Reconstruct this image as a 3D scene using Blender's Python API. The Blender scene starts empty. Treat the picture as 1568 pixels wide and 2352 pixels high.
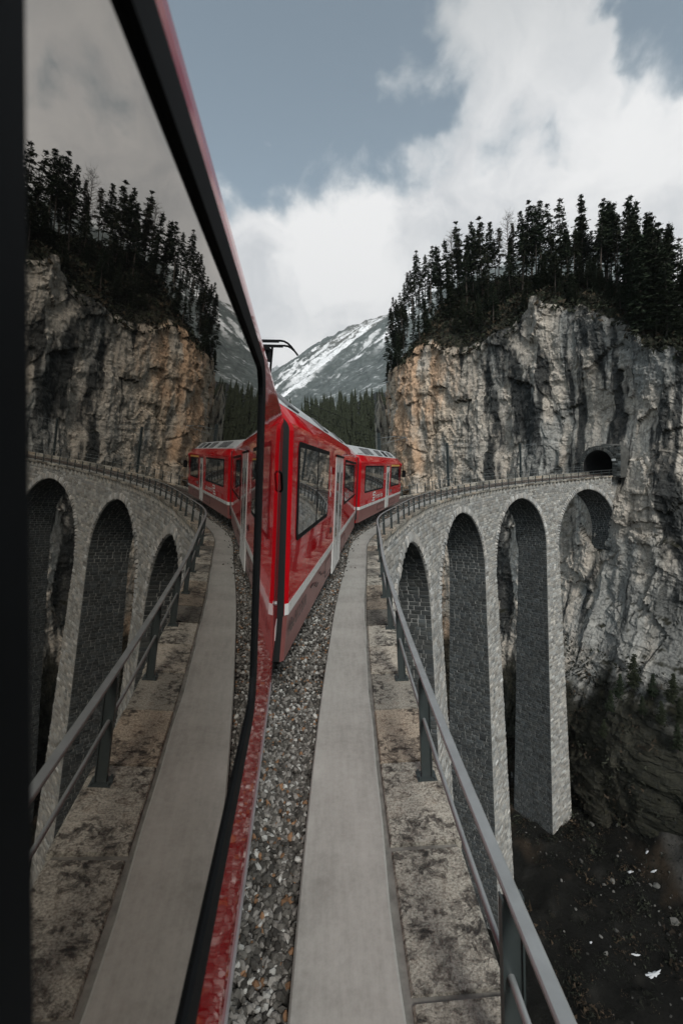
import bpy, math, random
import numpy as np
from mathutils import Matrix, Vector

rng = np.random.default_rng(7)
random.seed(7)
scn = bpy.context.scene
COL = scn.collection

# ------------------------------------------------------------------ camera
F, H0, ROLL = 1050.0, 1085.0, math.radians(3.0)      # focal length, horizon line, roll (in units of a 1568 x 2352 frame)
PIT = -math.atan((1176 - H0) / F)
CP, SP, CR, SR = math.cos(PIT), math.sin(PIT), math.cos(ROLL), math.sin(ROLL)
EYE = Vector((0.0, 0.0, 0.0))

def ray(x, y):
    dx, dz = (x - 784) / F, (1176 - y) / F
    X = CR * dx + SR * dz
    Z = -SR * dx + CR * dz
    return np.array([X, CP - Z * SP, SP + Z * CP])

def at(x, y, Y):            # the point at depth Y along a sight line
    d = ray(x, y)
    return d * (Y / d[1])

cam = bpy.data.cameras.new('camera')
cam.sensor_fit = 'VERTICAL'
cam.sensor_height = 36.0
cam.sensor_width = 24.0
cam.lens = 36.0 * F / 2352.0
cam.clip_start = 0.02
cam.clip_end = 40000
cam.dof.use_dof = True
cam.dof.focus_distance = 11.0
cam.dof.aperture_fstop = 3.2
HAZE = 6e-5
camo = bpy.data.objects.new('camera', cam)
COL.objects.link(camo)
rv = Vector((CR, SR * SP, -SR * CP))
uv_ = Vector((SR, -CR * SP, CR * CP))
fv = Vector((0, CP, SP))
camo.matrix_world = Matrix(((rv.x, uv_.x, -fv.x, 0), (rv.y, uv_.y, -fv.y, 0), (rv.z, uv_.z, -fv.z, 0), (0, 0, 0, 1)))
scn.camera = camo

# ------------------------------------------------------------------ exposure
scn.view_settings.view_transform = 'Standard'
scn.view_settings.look = 'None'
scn.view_settings.exposure = 0.2
scn.view_settings.gamma = 1.0
scn.view_settings.use_curve_mapping = False

# ------------------------------------------------------------------ sun and sky
SUN_DIR = Vector((0.22, -0.80, 0.68)).normalized()     # towards the sun: behind the camera, over the right shoulder
sun = bpy.data.lights.new('sun', 'SUN')
sun.energy = 2.4
sun.angle = math.radians(14)
sun.color = (1.0, 0.96, 0.90)
suno = bpy.data.objects.new('sun', sun)
COL.objects.link(suno)
suno.rotation_euler = SUN_DIR.to_track_quat('Z', 'Y').to_euler()

world = bpy.data.worlds.new('World')
scn.world = world
world.use_nodes = True
wt = world.node_tree
wt.nodes.clear()

class NT:
    """tiny helper to wire shader nodes"""
    def __init__(self, tree): self.t = tree
    def n(self, typ, **kw):
        nd = self.t.nodes.new(typ)
        for k, v in kw.items():
            if k.startswith('i_'):
                key = k[2:]
                key = int(key) if key.isdigit() else key
                self.put(nd.inputs[key], v)
            else:
                setattr(nd, k, v)
        return nd
    def put(self, sock, v):
        if hasattr(v, 'is_output') or isinstance(v, bpy.types.NodeSocket): self.t.links.new(v, sock)
        else: sock.default_value = v
    def math(self, op, a, b=None, c=None, clamp=False):
        nd = self.t.nodes.new('ShaderNodeMath'); nd.operation = op; nd.use_clamp = clamp
        self.put(nd.inputs[0], a)
        if b is not None: self.put(nd.inputs[1], b)
        if c is not None: self.put(nd.inputs[2], c)
        return nd.outputs[0]
    def dot(self, a, v):
        nd = self.t.nodes.new('ShaderNodeVectorMath'); nd.operation = 'DOT_PRODUCT'
        self.put(nd.inputs[0], a); self.put(nd.inputs[1], v)
        return nd.outputs['Value']
    def noise(self, vec, scale, detail=6, rough=.55, dist=0.0):
        nd = self.n('ShaderNodeTexNoise')
        self.put(nd.inputs['Vector'], vec)
        nd.inputs['Scale'].default_value = scale; nd.inputs['Detail'].default_value = detail
        nd.inputs['Roughness'].default_value = rough; nd.inputs['Distortion'].default_value = dist
        return nd.outputs[0]
    def step(self, x, lo, hi):
        nd = self.n('ShaderNodeMapRange', interpolation_type='SMOOTHSTEP')
        self.put(nd.inputs[0], x); self.put(nd.inputs[1], lo); self.put(nd.inputs[2], hi)
        return nd.outputs[0]
    def mix(self, f, a, b, blend='MIX'):
        nd = self.n('ShaderNodeMix', data_type='RGBA', blend_type=blend)
        self.put(nd.inputs[0], f); self.put(nd.inputs[6], a); self.put(nd.inputs[7], b)
        return nd.outputs[2]
    def ramp(self, f, stops):
        nd = self.n('ShaderNodeValToRGB')
        e = nd.color_ramp.elements
        while len(e) < len(stops): e.new(0.5)
        for q, (p, c) in zip(e, stops): q.position = p; q.color = (*c, 1) if len(c) == 3 else c
        self.put(nd.inputs[0], f)
        return nd.outputs[0]
    def vscale(self, vec, s):
        nd = self.n('ShaderNodeMapping'); self.put(nd.inputs[0], vec); nd.inputs['Scale'].default_value = s
        return nd.outputs[0]

w = NT(wt)
tc = w.n('ShaderNodeTexCoord')
dirv = tc.outputs['Generated']
sky = w.n('ShaderNodeTexSky', sky_type='NISHITA')
sky.sun_disc = False
sky.sun_elevation = math.asin(SUN_DIR.z)
sky.sun_rotation = math.atan2(SUN_DIR.x, SUN_DIR.y)
sky.air_density = 1.0; sky.dust_density = 2.0; sky.ozone_density = 1.0
hs = w.n('ShaderNodeHueSaturation'); hs.inputs['Saturation'].default_value = .48; hs.inputs['Value'].default_value = 0.9
w.put(hs.inputs['Color'], sky.outputs[0])
def unit(x, y):
    d = ray(x, y); return d / np.linalg.norm(d)
def half_space(p, q, inside):
    nrm = np.cross(unit(*p), unit(*q)); nrm /= np.linalg.norm(nrm)
    if nrm @ unit(*inside) < 0: nrm = -nrm
    return tuple(float(a) for a in nrm)
tint = w.n('ShaderNodeVectorMath', operation='MULTIPLY'); w.put(tint.inputs[0], hs.outputs[0]); tint.inputs[1].default_value = (1.10, 1.27, 1.27)
warpn = w.n('ShaderNodeTexNoise'); w.put(warpn.inputs['Vector'], dirv); warpn.inputs['Scale'].default_value = 9.0; warpn.inputs['Detail'].default_value = 5.0
wsub = w.n('ShaderNodeVectorMath', operation='SUBTRACT'); w.put(wsub.inputs[0], warpn.outputs[1]); wsub.inputs[1].default_value = (.5, .5, .5)
wsc = w.n('ShaderNodeVectorMath', operation='SCALE'); w.put(wsc.inputs[0], wsub.outputs[0]); wsc.inputs['Scale'].default_value = .16
wadd = w.n('ShaderNodeVectorMath', operation='ADD'); w.put(wadd.inputs[0], dirv); w.put(wadd.inputs[1], wsc.outputs[0])
wnorm = w.n('ShaderNodeVectorMath', operation='NORMALIZE'); w.put(wnorm.inputs[0], wadd.outputs[0])
dirw = wnorm.outputs[0]
bank = w.dot(dirw, half_space((480, 415), (1010, 275), (800, 700)))          # the great bank of cloud low over the valley
upper = w.dot(dirw, half_space((800, -40), (1040, 330), (1400, 150)))        # broken cloud higher on the right
b1 = w.math('MINIMUM', w.math('MULTIPLY', bank, 4.5), .55)
b2 = w.math('MINIMUM', w.math('MULTIPLY_ADD', upper, 2.4, .02), .10)
bias = w.math('MAXIMUM', b1, b2)
for (x, y, rad, wgt) in ((1170, 328, .030, -.17), (1240, 318, .034, -.19), (1310, 308, .034, -.20), (1370, 300, .03, -.17), (1510, 60, .07, -.46), (1420, 95, .035, -.24), (1110, 290, .04, .15), (1390, 190, .06, .25), (1330, 90, .06, .2), (960, 60, .05, -.20), (1120, 245, .045, -.16), (1000, 215, .04, -.14),
                         (1260, 225, .06, .22), (1510, 215, .09, .32), (1190, 60, .09, .30), (930, 120, .055, .24), (860, 240, .022, .17), (617, 310, .008, .30), (640, 120, .16, -.3)):
    d = w.dot(dirw, tuple(float(a) for a in unit(x, y)))
    g = w.step(d, math.cos(rad * 1.7), 1.0)
    bias = w.math('MULTIPLY_ADD', g, wgt, bias)
nz = w.noise(dirv, 8.0, 10, .60, .25)
nz2 = w.noise(dirv, 3.4, 5, .5, 0.0)
dens = w.math('ADD', w.math('MULTIPLY_ADD', w.math('SUBTRACT', nz, .5), .98, bias), w.math('MULTIPLY', w.math('SUBTRACT', nz2, .5), .45))
mask = w.step(dens, -.08, .20)
body = w.step(dens, .0, .34)
shade = w.noise(dirw, 3.6, 7, .55, .2)
ccol = w.mix(w.step(shade, .36, .62), (5.3, 5.5, 5.75, 1), (8.0, 8.0, 8.0, 1))
ccol = w.mix(body, (4.2, 4.7, 5.1, 1), ccol)
high = w.step(w.dot(dirv, (0.0, 0.0, 1.0)), .50, .76)
hi2 = w.noise(dirw, 6.5, 8, .6, .3)
ccol = w.mix(w.math('MULTIPLY', high, .80), ccol, w.mix(w.step(hi2, .38, .62), (3.0, 3.25, 3.4, 1), (5.0, 5.05, 5.0, 1)))
skyc = w.mix(mask, tint.outputs[0], ccol)
bg = w.n('ShaderNodeBackground')
w.put(bg.inputs[0], skyc)
bg.inputs[1].default_value = 0.105
wo = w.n('ShaderNodeOutputWorld')
wt.links.new(bg.outputs[0], wo.inputs[0])

# ------------------------------------------------------------------ noise in numpy
def _hash(ix, iy, iz, seed):
    h = (ix.astype(np.int64) * 374761393 + iy.astype(np.int64) * 668265263 + iz.astype(np.int64) * 2147483647 + seed * 1274126177) & 0xffffffff
    h = ((h ^ (h >> 13)) * 1274126177) & 0xffffffff
    h = ((h ^ (h >> 16)) * 2246822519) & 0xffffffff
    return ((h ^ (h >> 15)) & 0xffffff) / float(0xffffff)
def vnoise(x, y, z, seed=0):
    x, y, z = np.broadcast_arrays(np.asarray(x, float), np.asarray(y, float), np.asarray(z, float))
    ix, iy, iz = np.floor(x), np.floor(y), np.floor(z)
    fx, fy, fz = x - ix, y - iy, z - iz
    fx, fy, fz = (f * f * f * (f * (f * 6 - 15) + 10) for f in (fx, fy, fz))
    out = 0
    for a in (0, 1):
        for b in (0, 1):
            for c in (0, 1):
                wgt = (fx if a else 1 - fx) * (fy if b else 1 - fy) * (fz if c else 1 - fz)
                out = out + wgt * _hash(ix + a, iy + b, iz + c, seed)
    return out * 2 - 1
def fbm(x, y, z, octv=5, seed=0, gain=.5, ridged=False):
    a, s, t = 1.0, 0.0, 0.0
    for i in range(octv):
        v = vnoise(x, y, z, seed + i * 17)
        if ridged: v = 1 - 2 * np.abs(v)
        s = s + a * v; t += a
        a *= gain; x, y, z = x * 2.03 + 3.1, y * 2.03 + 1.7, z * 2.03 + 5.3
    return s / t
def worley(x, y, z, seed=0):
    ix, iy, iz = np.floor(x), np.floor(y), np.floor(z)
    best = np.full(np.shape(x), 9.0); cell = np.zeros(np.shape(x))
    for a in (-1, 0, 1):
        for b in (-1, 0, 1):
            for c in (-1, 0, 1):
                jx, jy, jz = ix + a, iy + b, iz + c
                px = jx + _hash(jx, jy, jz, seed); py = jy + _hash(jx, jy, jz, seed + 1); pz = jz + _hash(jx, jy, jz, seed + 2)
                d = (px - x) ** 2 + (py - y) ** 2 + (pz - z) ** 2
                m = d < best
                best = np.where(m, d, best); cell = np.where(m, _hash(jx, jy, jz, seed + 3), cell)
    return np.sqrt(best), cell
def sstep(x, a, b):
    t = np.clip((x - a) / (b - a), 0, 1)
    return t * t * (3 - 2 * t)

# ------------------------------------------------------------------ mesh helpers
class MB:
    def __init__(self): self.V = []; self.F = []; self.C = []; self.n = 0
    def add(self, V, Fs, c=None):
        V = [tuple(map(float, p)) for p in V]
        self.V += V
        self.F += [tuple(i + self.n for i in f) for f in Fs]
        self.n += len(V)
        self.C += [c if c is not None else (1, 1, 1)] * len(V)
    def box(self, lo, hi, M=None, c=None):
        (x0, y0, z0), (x1, y1, z1) = lo, hi
        V = [(x0, y0, z0), (x1, y0, z0), (x1, y1, z0), (x0, y1, z0), (x0, y0, z1), (x1, y0, z1), (x1, y1, z1), (x0, y1, z1)]
        if M is not None: V = [tuple(M @ Vector(p)) for p in V]
        self.add(V, [(0, 3, 2, 1), (4, 5, 6, 7), (0, 1, 5, 4), (1, 2, 6, 5), (2, 3, 7, 6), (3, 0, 4, 7)], c)
    def tube(self, pts, r, n=8, c=None, cap=True):
        pts = [np.asarray(p, float) for p in pts]
        k = len(pts)
        rr = r if hasattr(r, '__len__') else [r] * k
        V = []; Fs = []
        ref = None
        for i in range(k):
            t = pts[min(i + 1, k - 1)] - pts[max(i - 1, 0)]; t = t / (np.linalg.norm(t) + 1e-9)
            if ref is None or abs(ref @ t) > .98: ref = np.array([0, 0, 1.0]) if abs(t[2]) < .9 else np.array([1.0, 0, 0])
            a = np.cross(t, ref); a /= np.linalg.norm(a); b = np.cross(a, t)
            for j in range(n):
                th = 2 * math.pi * j / n
                V.append(pts[i] + rr[i] * (math.cos(th) * a + math.sin(th) * b))
        for i in range(k - 1):
            for j in range(n):
                j2 = (j + 1) % n
                Fs.append((i * n + j, i * n + j2, (i + 1) * n + j2, (i + 1) * n + j))
        if cap: Fs += [tuple(range(n - 1, -1, -1)), tuple(range((k - 1) * n, k * n))]
        self.add(V, Fs, c)
    def sweep(self, rings, c=None, closed=True, cap=True):
        k = len(rings); n = len(rings[0]); V = [p for r in rings for p in r]; Fs = []
        for i in range(k - 1):
            for j in range(n if closed else n - 1):
                j2 = (j + 1) % n
                Fs.append((i * n + j, i * n + j2, (i + 1) * n + j2, (i + 1) * n + j))
        if cap and closed: Fs += [tuple(range(n - 1, -1, -1)), tuple(range((k - 1) * n, k * n))]
        self.add(V, Fs, c)

def make_mesh(name, V, Fs, mat=None, C=None, smooth=False):
    me = bpy.data.meshes.new(name)
    me.from_pydata([tuple(p) for p in V] if not isinstance(V, list) else V, [], Fs)
    if C is not None:
        a = me.color_attributes.new('col', 'FLOAT_COLOR', 'POINT')
        C = np.asarray(C, np.float32)
        a.data.foreach_set('color', np.concatenate([C, np.ones((len(C), 1), np.float32)], 1).ravel())
    if mat is not None:
        for m in (mat if isinstance(mat, (list, tuple)) else [mat]): me.materials.append(m)
    if smooth: me.polygons.foreach_set('use_smooth', [True] * len(me.polygons))
    me.update()
    return me
def link(name, data, parent=None, kind=None):
    o = bpy.data.objects.new(name, data)
    COL.objects.link(o)
    if parent is not None: o.parent = parent
    if kind: o['kind'] = kind
    return o
def obj(name, mb, mat, parent=None, kind=None, color=False, smooth=False):
    return link(name, make_mesh(name, mb.V, mb.F, mat, mb.C if color else None, smooth), parent, kind)
def fix_normals(me):
    import bmesh
    bm = bmesh.new(); bm.from_mesh(me); bmesh.ops.recalc_face_normals(bm, faces=bm.faces); bm.to_mesh(me); bm.free()
def tag(o, label, cat, group=None):
    o['label'] = label; o['category'] = cat
    if group: o['group'] = group
    return o
def thing(name, label, cat, loc=(0, 0, 0), group=None):
    o = bpy.data.objects.new(name, None)
    o.empty_display_size = .3
    COL.objects.link(o); o.location = loc
    return tag(o, label, cat, group)
def copy_tree(o, parent=None):
    c = o.copy(); COL.objects.link(c)
    if parent is not None: c.parent = parent
    for ch in o.children: copy_tree(ch, c)
    return c
def grid(nu, nv):
    i = np.arange(nu * nv).reshape(nv, nu)
    return np.stack([i[:-1, :-1], i[:-1, 1:], i[1:, 1:], i[1:, :-1]], -1).reshape(-1, 4).tolist()

# ------------------------------------------------------------------ materials
def material(name):
    m = bpy.data.materials.new(name); m.use_nodes = True
    nt = NT(m.node_tree)
    return m, nt, m.node_tree.nodes['Principled BSDF']
def bump(nt, bs, h, strength=.5, dist=.02):
    b = nt.n('ShaderNodeBump'); b.inputs['Strength'].default_value = strength; b.inputs['Distance'].default_value = dist
    nt.put(b.inputs['Height'], h); nt.put(bs.inputs['Normal'], b.outputs[0])
def plain(name, col, rough=.5, metal=0.0, coat=0.0, var=.15, vscale=6.0, bmp=0.0, spec=.5):
    m, nt, bs = material(name)
    t = nt.n('ShaderNodeTexCoord').outputs['Object']
    nz = nt.noise(t, vscale, 6, .6)
    lo = tuple(c * (1 - var) for c in col); hi = tuple(min(1, c * (1 + var)) for c in col)
    nt.put(bs.inputs['Base Color'], nt.ramp(nz, [(.3, lo), (.7, hi)]))
    nt.put(bs.inputs['Roughness'], nt.math('MULTIPLY_ADD', nz, .12, rough - .06))
    bs.inputs['Metallic'].default_value = metal; bs.inputs['Coat Weight'].default_value = coat; bs.inputs['Coat Roughness'].default_value = .05
    bs.inputs['Specular IOR Level'].default_value = spec
    if bmp: bump(nt, bs, nt.noise(t, vscale * 5, 4, .6), bmp, .01)
    return m
def coloured(name, rough=.9, fine=30.0, amt=.35, bmp=.6, dist=.03, stain=None, spec=.25):
    """base colour from the mesh's own colour layer, broken up with grain"""
    m, nt, bs = material(name)
    col = nt.n('ShaderNodeVertexColor', layer_name='col').outputs[0]
    t = nt.n('ShaderNodeTexCoord').outputs['Object']
    a = nt.noise(t, fine, 8, .65)
    b = nt.noise(t, fine * .13, 5, .6)
    f = nt.math('ADD', nt.math('MULTIPLY', a, amt * 2), nt.math('MULTIPLY', b, amt * 1.4))
    f = nt.math('ADD', f, 1 - amt * 1.7)
    mul = nt.n('ShaderNodeCombineColor')
    for k in range(3): nt.put(mul.inputs[k], f)
    c = nt.mix(1.0, col, mul.outputs[0], 'MULTIPLY')
    if stain:
        sc, s0, s1, scol = stain
        s = nt.step(nt.noise(nt.vscale(t, sc), 1.0, 6, .62, .4), s0, s1)
        c = nt.mix(s, c, (*scol, 1))
    nt.put(bs.inputs['Base Color'], c)
    bs.inputs['Roughness'].default_value = rough
    bs.inputs['Specular IOR Level'].default_value = spec
    if bmp: bump(nt, bs, nt.math('ADD', a, nt.math('MULTIPLY', b, .6)), bmp, dist)
    return m

M = {}
M['stone'] = coloured('masonry_stone', .92, 9.0, .38, .7, .04)
M['mortar'] = plain('lime_mortar', (.34, .335, .32), .95, var=.3, vscale=1.2, bmp=.6)
M['steel'] = plain('painted_steel', (.035, .045, .046), .42, var=.2, vscale=3, spec=.5)
M['steel_worn'] = plain('worn_steel', (.30, .32, .325), .36, metal=.35, var=.15, vscale=5)
M['black'] = plain('black_rubber', (.008, .009, .010), .65, var=.2, spec=.06)
M['matt_black'] = plain('flat_black', (.006, .007, .008), .8, var=.2)
M['white'] = plain('white_paint', (.58, .59, .58), .28, coat=.4, var=.05, vscale=2)
M['grey_roof'] = plain('roof_paint', (.44, .46, .47), .38, var=.10, vscale=2.5)
M['vent'] = plain('vent_grey', (.10, .105, .11), .5, var=.3, vscale=6)
M['yellow'] = plain('yellow_paint', (.62, .36, .06), .35, var=.05)
M['rail_steel'] = plain('rail_steel', (.16, .13, .115), .45, metal=.6, var=.3, vscale=8)
M['sleeper'] = plain('sleeper_wood', (.06, .05, .043), .9, var=.4, vscale=9, bmp=.5)
M['joint'] = plain('joint_mortar', (.17, .165, .15), .95, var=.35, vscale=9, bmp=.4)
M['lamp_red'] = plain('red_lens', (.40, .008, .012), .15, coat=.6, var=.05)
M['print_black'] = plain('black_print', (.03, .02, .02), .5, var=.05)
M['snow'] = plain('snow', (.55, .565, .59), .8, var=.08, vscale=2)

def red_paint():
    m, nt, bs = material('red_lacquer')
    t = nt.n('ShaderNodeTexCoord').outputs['Object']
    nz = nt.noise(t, 1.3, 5, .6)
    nt.put(bs.inputs['Base Color'], nt.ramp(nz, [(.3, (.37, .003, .007)), (.7, (.45, .004, .009))]))
    bs.inputs['Roughness'].default_value = .5
    bs.inputs['Specular IOR Level'].default_value = 0.0
    bs.inputs['Coat IOR'].default_value = 1.38
    bs.inputs['Coat Weight'].default_value = .72
    bs.inputs['Coat Roughness'].default_value = .035
    wave = nt.noise(nt.vscale(t, (1, .5, 1.2)), 1.6, 2, .5)
    b = nt.n('ShaderNodeBump'); b.inputs['Strength'].default_value = .10; b.inputs['Distance'].default_value = .03
    nt.put(b.inputs['Height'], wave); nt.put(bs.inputs['Coat Normal'], b.outputs[0])
    return m
M['red'] = red_paint()
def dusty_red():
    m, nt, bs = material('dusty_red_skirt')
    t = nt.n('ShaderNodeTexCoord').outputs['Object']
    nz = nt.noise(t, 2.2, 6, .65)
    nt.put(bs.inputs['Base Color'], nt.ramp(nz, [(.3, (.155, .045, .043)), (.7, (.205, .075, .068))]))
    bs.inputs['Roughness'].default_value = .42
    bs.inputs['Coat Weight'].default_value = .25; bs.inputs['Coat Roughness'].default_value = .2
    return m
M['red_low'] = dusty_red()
def pane_glass(name, col, ior, rough=.02):
    m, nt, bs = material(name)
    t = nt.n('ShaderNodeTexCoord').outputs['Object']
    nz = nt.noise(t, 2.0, 3, .5)
    nt.put(bs.inputs['Base Color'], nt.ramp(nz, [(.3, col), (.7, tuple(c * 1.5 for c in col))]))
    bs.inputs['Roughness'].default_value = rough
    bs.inputs['IOR'].default_value = ior
    return m
M['glass'] = pane_glass('dark_window_glass', (.010, .011, .012), 2.3)
def mirror_glass():
    m, nt, bs = material('coated_window_glass')
    t = nt.n('ShaderNodeTexCoord').outputs['Object']
    nz = nt.noise(t, 1.5, 3, .5)
    nt.put(bs.inputs['Base Color'], nt.ramp(nz, [(.3, (.004, .004, .004)), (.7, (.006, .006, .006))]))
    bs.inputs['IOR'].default_value = 4.4
    bs.inputs['Roughness'].default_value = .012
    bs.inputs['Specular Tint'].default_value = (1.0, .94, .87, 1)
    return m
M['mirror'] = mirror_glass()
def concrete():
    m, nt, bs = material('walkway_concrete')
    t = nt.n('ShaderNodeTexCoord').outputs['Object']
    a = nt.noise(t, 1.1, 7, .62, .3); b = nt.noise(t, 22.0, 6, .7); c = nt.noise(nt.vscale(t, (9, 1.2, 1)), 2.0, 5, .6)
    f = nt.math('ADD', nt.math('MULTIPLY', a, .5), nt.math('ADD', nt.math('MULTIPLY', b, .25), nt.math('MULTIPLY', c, .25)))
    nt.put(bs.inputs['Base Color'], nt.ramp(f, [(.30, (.19, .184, .168)), (.5, (.32, .312, .29)), (.70, (.42, .41, .385))]))
    bs.inputs['Roughness'].default_value = .85
    bump(nt, bs, b, .25, .006)
    return m
M['concrete'] = concrete()
def granite():
    m, nt, bs = material('coping_granite')
    g = nt.n('ShaderNodeTexCoord').outputs['Object']
    rnd = nt.n('ShaderNodeObjectInfo').outputs['Random']
    off = nt.n('ShaderNodeVectorMath', operation='SCALE'); nt.put(off.inputs[0], (3.1, 7.7, 1.3)); nt.put(off.inputs['Scale'], nt.math('MULTIPLY', rnd, 9))
    ad = nt.n('ShaderNodeVectorMath', operation='ADD'); nt.put(ad.inputs[0], g); nt.put(ad.inputs[1], off.outputs[0])
    t = ad.outputs[0]
    big = nt.noise(t, 1.7, 6, .65, .5); mid = nt.noise(t, 9, 7, .7, .6); fine = nt.noise(t, 55, 5, .7)
    base = nt.ramp(fine, [(.30, (.10, .092, .083)), (.48, (.36, .338, .285)), (.70, (.58, .555, .49))])
    warm = nt.mix(nt.math('MULTIPLY', nt.step(mid, .50, .72), .45), base, (.42, .30, .205, 1))
    dark = nt.mix(nt.step(nt.math('ADD', mid, nt.math('MULTIPLY', big, .55)), .74, .95), warm, (.035, .033, .030, 1))
    pit = nt.math('MULTIPLY', nt.step(nt.noise(t, 17, 4, .62, .4), .50, .60), nt.step(big, .38, .58))
    dark = nt.mix(nt.math('MULTIPLY', pit, .78), dark, (.05, .043, .037, 1))
    rr2 = nt.n('ShaderNodeTexWhiteNoise', noise_dimensions='1D', i_W=nt.math('MULTIPLY', rnd, 37.0)).outputs[0]
    tone = nt.math('MULTIPLY', nt.math('MULTIPLY_ADD', rnd, .6, .72), nt.math('MULTIPLY_ADD', nt.step(rr2, .12, .34), .55, .45))
    rr3 = nt.n('ShaderNodeTexWhiteNoise', noise_dimensions='1D', i_W=nt.math('MULTIPLY_ADD', rnd, 91.0, 5.0)).outputs[0]
    dark = nt.mix(nt.math('MULTIPLY', nt.step(rr3, .5, .9), .42), dark, nt.mix(1.0, dark, (1.12, .86, .66, 1), 'MULTIPLY'))
    cc = nt.n('ShaderNodeCombineColor')
    for k in range(3): nt.put(cc.inputs[k], tone)
    nt.put(bs.inputs['Base Color'], nt.mix(1.0, dark, cc.outputs[0], 'MULTIPLY'))
    bs.inputs['Roughness'].default_value = .92
    bump(nt, bs, nt.math('SUBTRACT', nt.math('ADD', nt.math('MULTIPLY', mid, 1.2), nt.math('MULTIPLY', fine, .45)), nt.math('MULTIPLY', pit, .5)), .9, .025)
    return m
M['granite'] = granite()
M['gravel'] = coloured('ballast_gravel', .85, 40.0, .35, .4, .01)
M['bed'] = plain('ballast_bed', (.045, .042, .038), .95, var=.5, vscale=14, bmp=.9)
def rock():
    m, nt, bs = material('limestone_cliff')
    col = nt.n('ShaderNodeVertexColor', layer_name='col').outputs[0]
    t = nt.n('ShaderNodeTexCoord').outputs['Object']
    a = nt.noise(t, 2.6, 9, .68, .4); b = nt.noise(nt.vscale(t, (1, 1, .45)), .55, 8, .66, .8)
    f = nt.ramp(nt.math('ADD', nt.math('MULTIPLY', a, .6), nt.math('MULTIPLY', b, .4)), [(.34, (.42, .42, .42)), (.45, (.90, .90, .90)), (.56, (1.12, 1.11, 1.09)), (.68, (1.45, 1.42, 1.37))])
    c = nt.mix(1.0, col, f, 'MULTIPLY')
    crack = nt.n('ShaderNodeTexVoronoi', feature='DISTANCE_TO_EDGE'); nt.put(crack.inputs['Vector'], nt.vscale(t, (1, 1, .7))); crack.inputs['Scale'].default_value = .55
    nt.put(crack.inputs['Vector'], nt.n('ShaderNodeVectorMath', operation='ADD', i_0=nt.vscale(t, (1, 1, .7)), i_1=nt.n('ShaderNodeTexNoise', i_Vector=t, i_Scale=.9, i_Detail=5.0).outputs[1]).outputs[0])
    ck = nt.step(crack.outputs[0], .0, .05)
    c = nt.mix(nt.math('MULTIPLY', nt.math('SUBTRACT', 1.0, ck), .35), c, (.03, .032, .033, 1))
    nt.put(bs.inputs['Base Color'], c)
    bs.inputs['Roughness'].default_value = .95
    bs.inputs['Specular IOR Level'].default_value = .2
    bump(nt, bs, nt.math('ADD', nt.math('ADD', a, b), nt.math('MULTIPLY', ck, .2)), .7, .25)
    return m
M['rock'] = rock()
M['ground'] = coloured('gorge_earth', .97, 1.6, .55, 1.0, .2, spec=.1)
M['mountain'] = coloured('snowy_mountain', .95, .085, .55, 0.0, .2, spec=.1)
M['bark'] = plain('bark', (.075, .062, .052), .95, var=.4, vscale=1.5)
def needles():
    m, nt, bs = material('conifer_needles')
    t = nt.n('ShaderNodeTexCoord').outputs['Object']
    rnd = nt.n('ShaderNodeObjectInfo').outputs['Random']
    nz = nt.noise(t, .7, 4, .6)
    c = nt.ramp(nz, [(.3, (.012, .020, .013)), (.7, (.040, .056, .032))])
    nt.put(bs.inputs['Base Color'], nt.mix(nt.math('MULTIPLY', rnd, .45), c, (.036, .034, .020, 1)))
    bs.inputs['Roughness'].default_value = .9
    bs.inputs['Specular IOR Level'].default_value = .15
    return m
M['needles'] = needles()
M['twigs'] = plain('bare_twigs', (.085, .07, .06), .95, var=.3)

# ------------------------------------------------------------------ the curve of the viaduct
CX, CY, R0 = 80.38, 5.5, 79.5            # centre of the curve, radius of the inner parapet edge
DZ = -2.95                               # top of the inner coping
def path(s, o, z):
    s = np.asarray(s, float); o = np.asarray(o, float)
    wob = .38 * np.exp(-((s - 14) / 4.2) ** 2) * np.clip((3.0 - o) / 1.4, 0, 1)
    wob = wob + .17 * np.clip((2.5 - s) / 6.5, 0, 2) ** 1.4 * np.clip((3.0 - o) / 1.4, 0, 1)
    th = s / R0; r = R0 + o + wob
    return np.stack(np.broadcast_arrays(CX - r * np.cos(th), CY + r * np.sin(th), np.asarray(z, float)), -1)
def tangent(s):
    th = s / R0
    return np.array([math.sin(th), math.cos(th), 0.0])
def inward(s):                           # horizontal direction to the centre of the curve
    th = s / R0
    return np.array([math.cos(th), -math.sin(th), 0.0])
def outer_lift(s):                       # the outer parapet stands higher (canted deck)
    return float(.22 + .45 * sstep(np.asarray(s, float), 40, 64))
S0, S1 = -6.0, 91.0
PITCH = 19.55
CROWNS = [4.45 + PITCH * k for k in range(5)]
RI, RING = 8.0, .72
ZS = -12.85                              # springing line
ZBASE = -60.0
def o_in(z): return .30 - .022 * max(0.0, ZS - z)
def o_out(z): return 4.85 + .022 * max(0.0, ZS - z)
def spread(z): return .027 * max(0.0, ZS - z)
def solid(z, r):                          # stretches of masonry at height z, leaving out openings of radius r
    gaps = []
    for c in CROWNS:
        if z >= ZS:
            if z - ZS < r:
                hw = math.sqrt(r * r - (z - ZS) ** 2); gaps.append((c - hw, c + hw))
        else:
            hw = RI - spread(z); gaps.append((c - hw, c + hw))
    out = []; a = S0
    for g0, g1 in gaps:
        if g0 > a: out.append((a, g0))
        a = g1
    if S1 > a: out.append((a, S1))
    return out

viaduct = thing('viaduct', 'tall curved grey stone railway viaduct with round arches', 'viaduct', (0, 0, 0))
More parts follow.
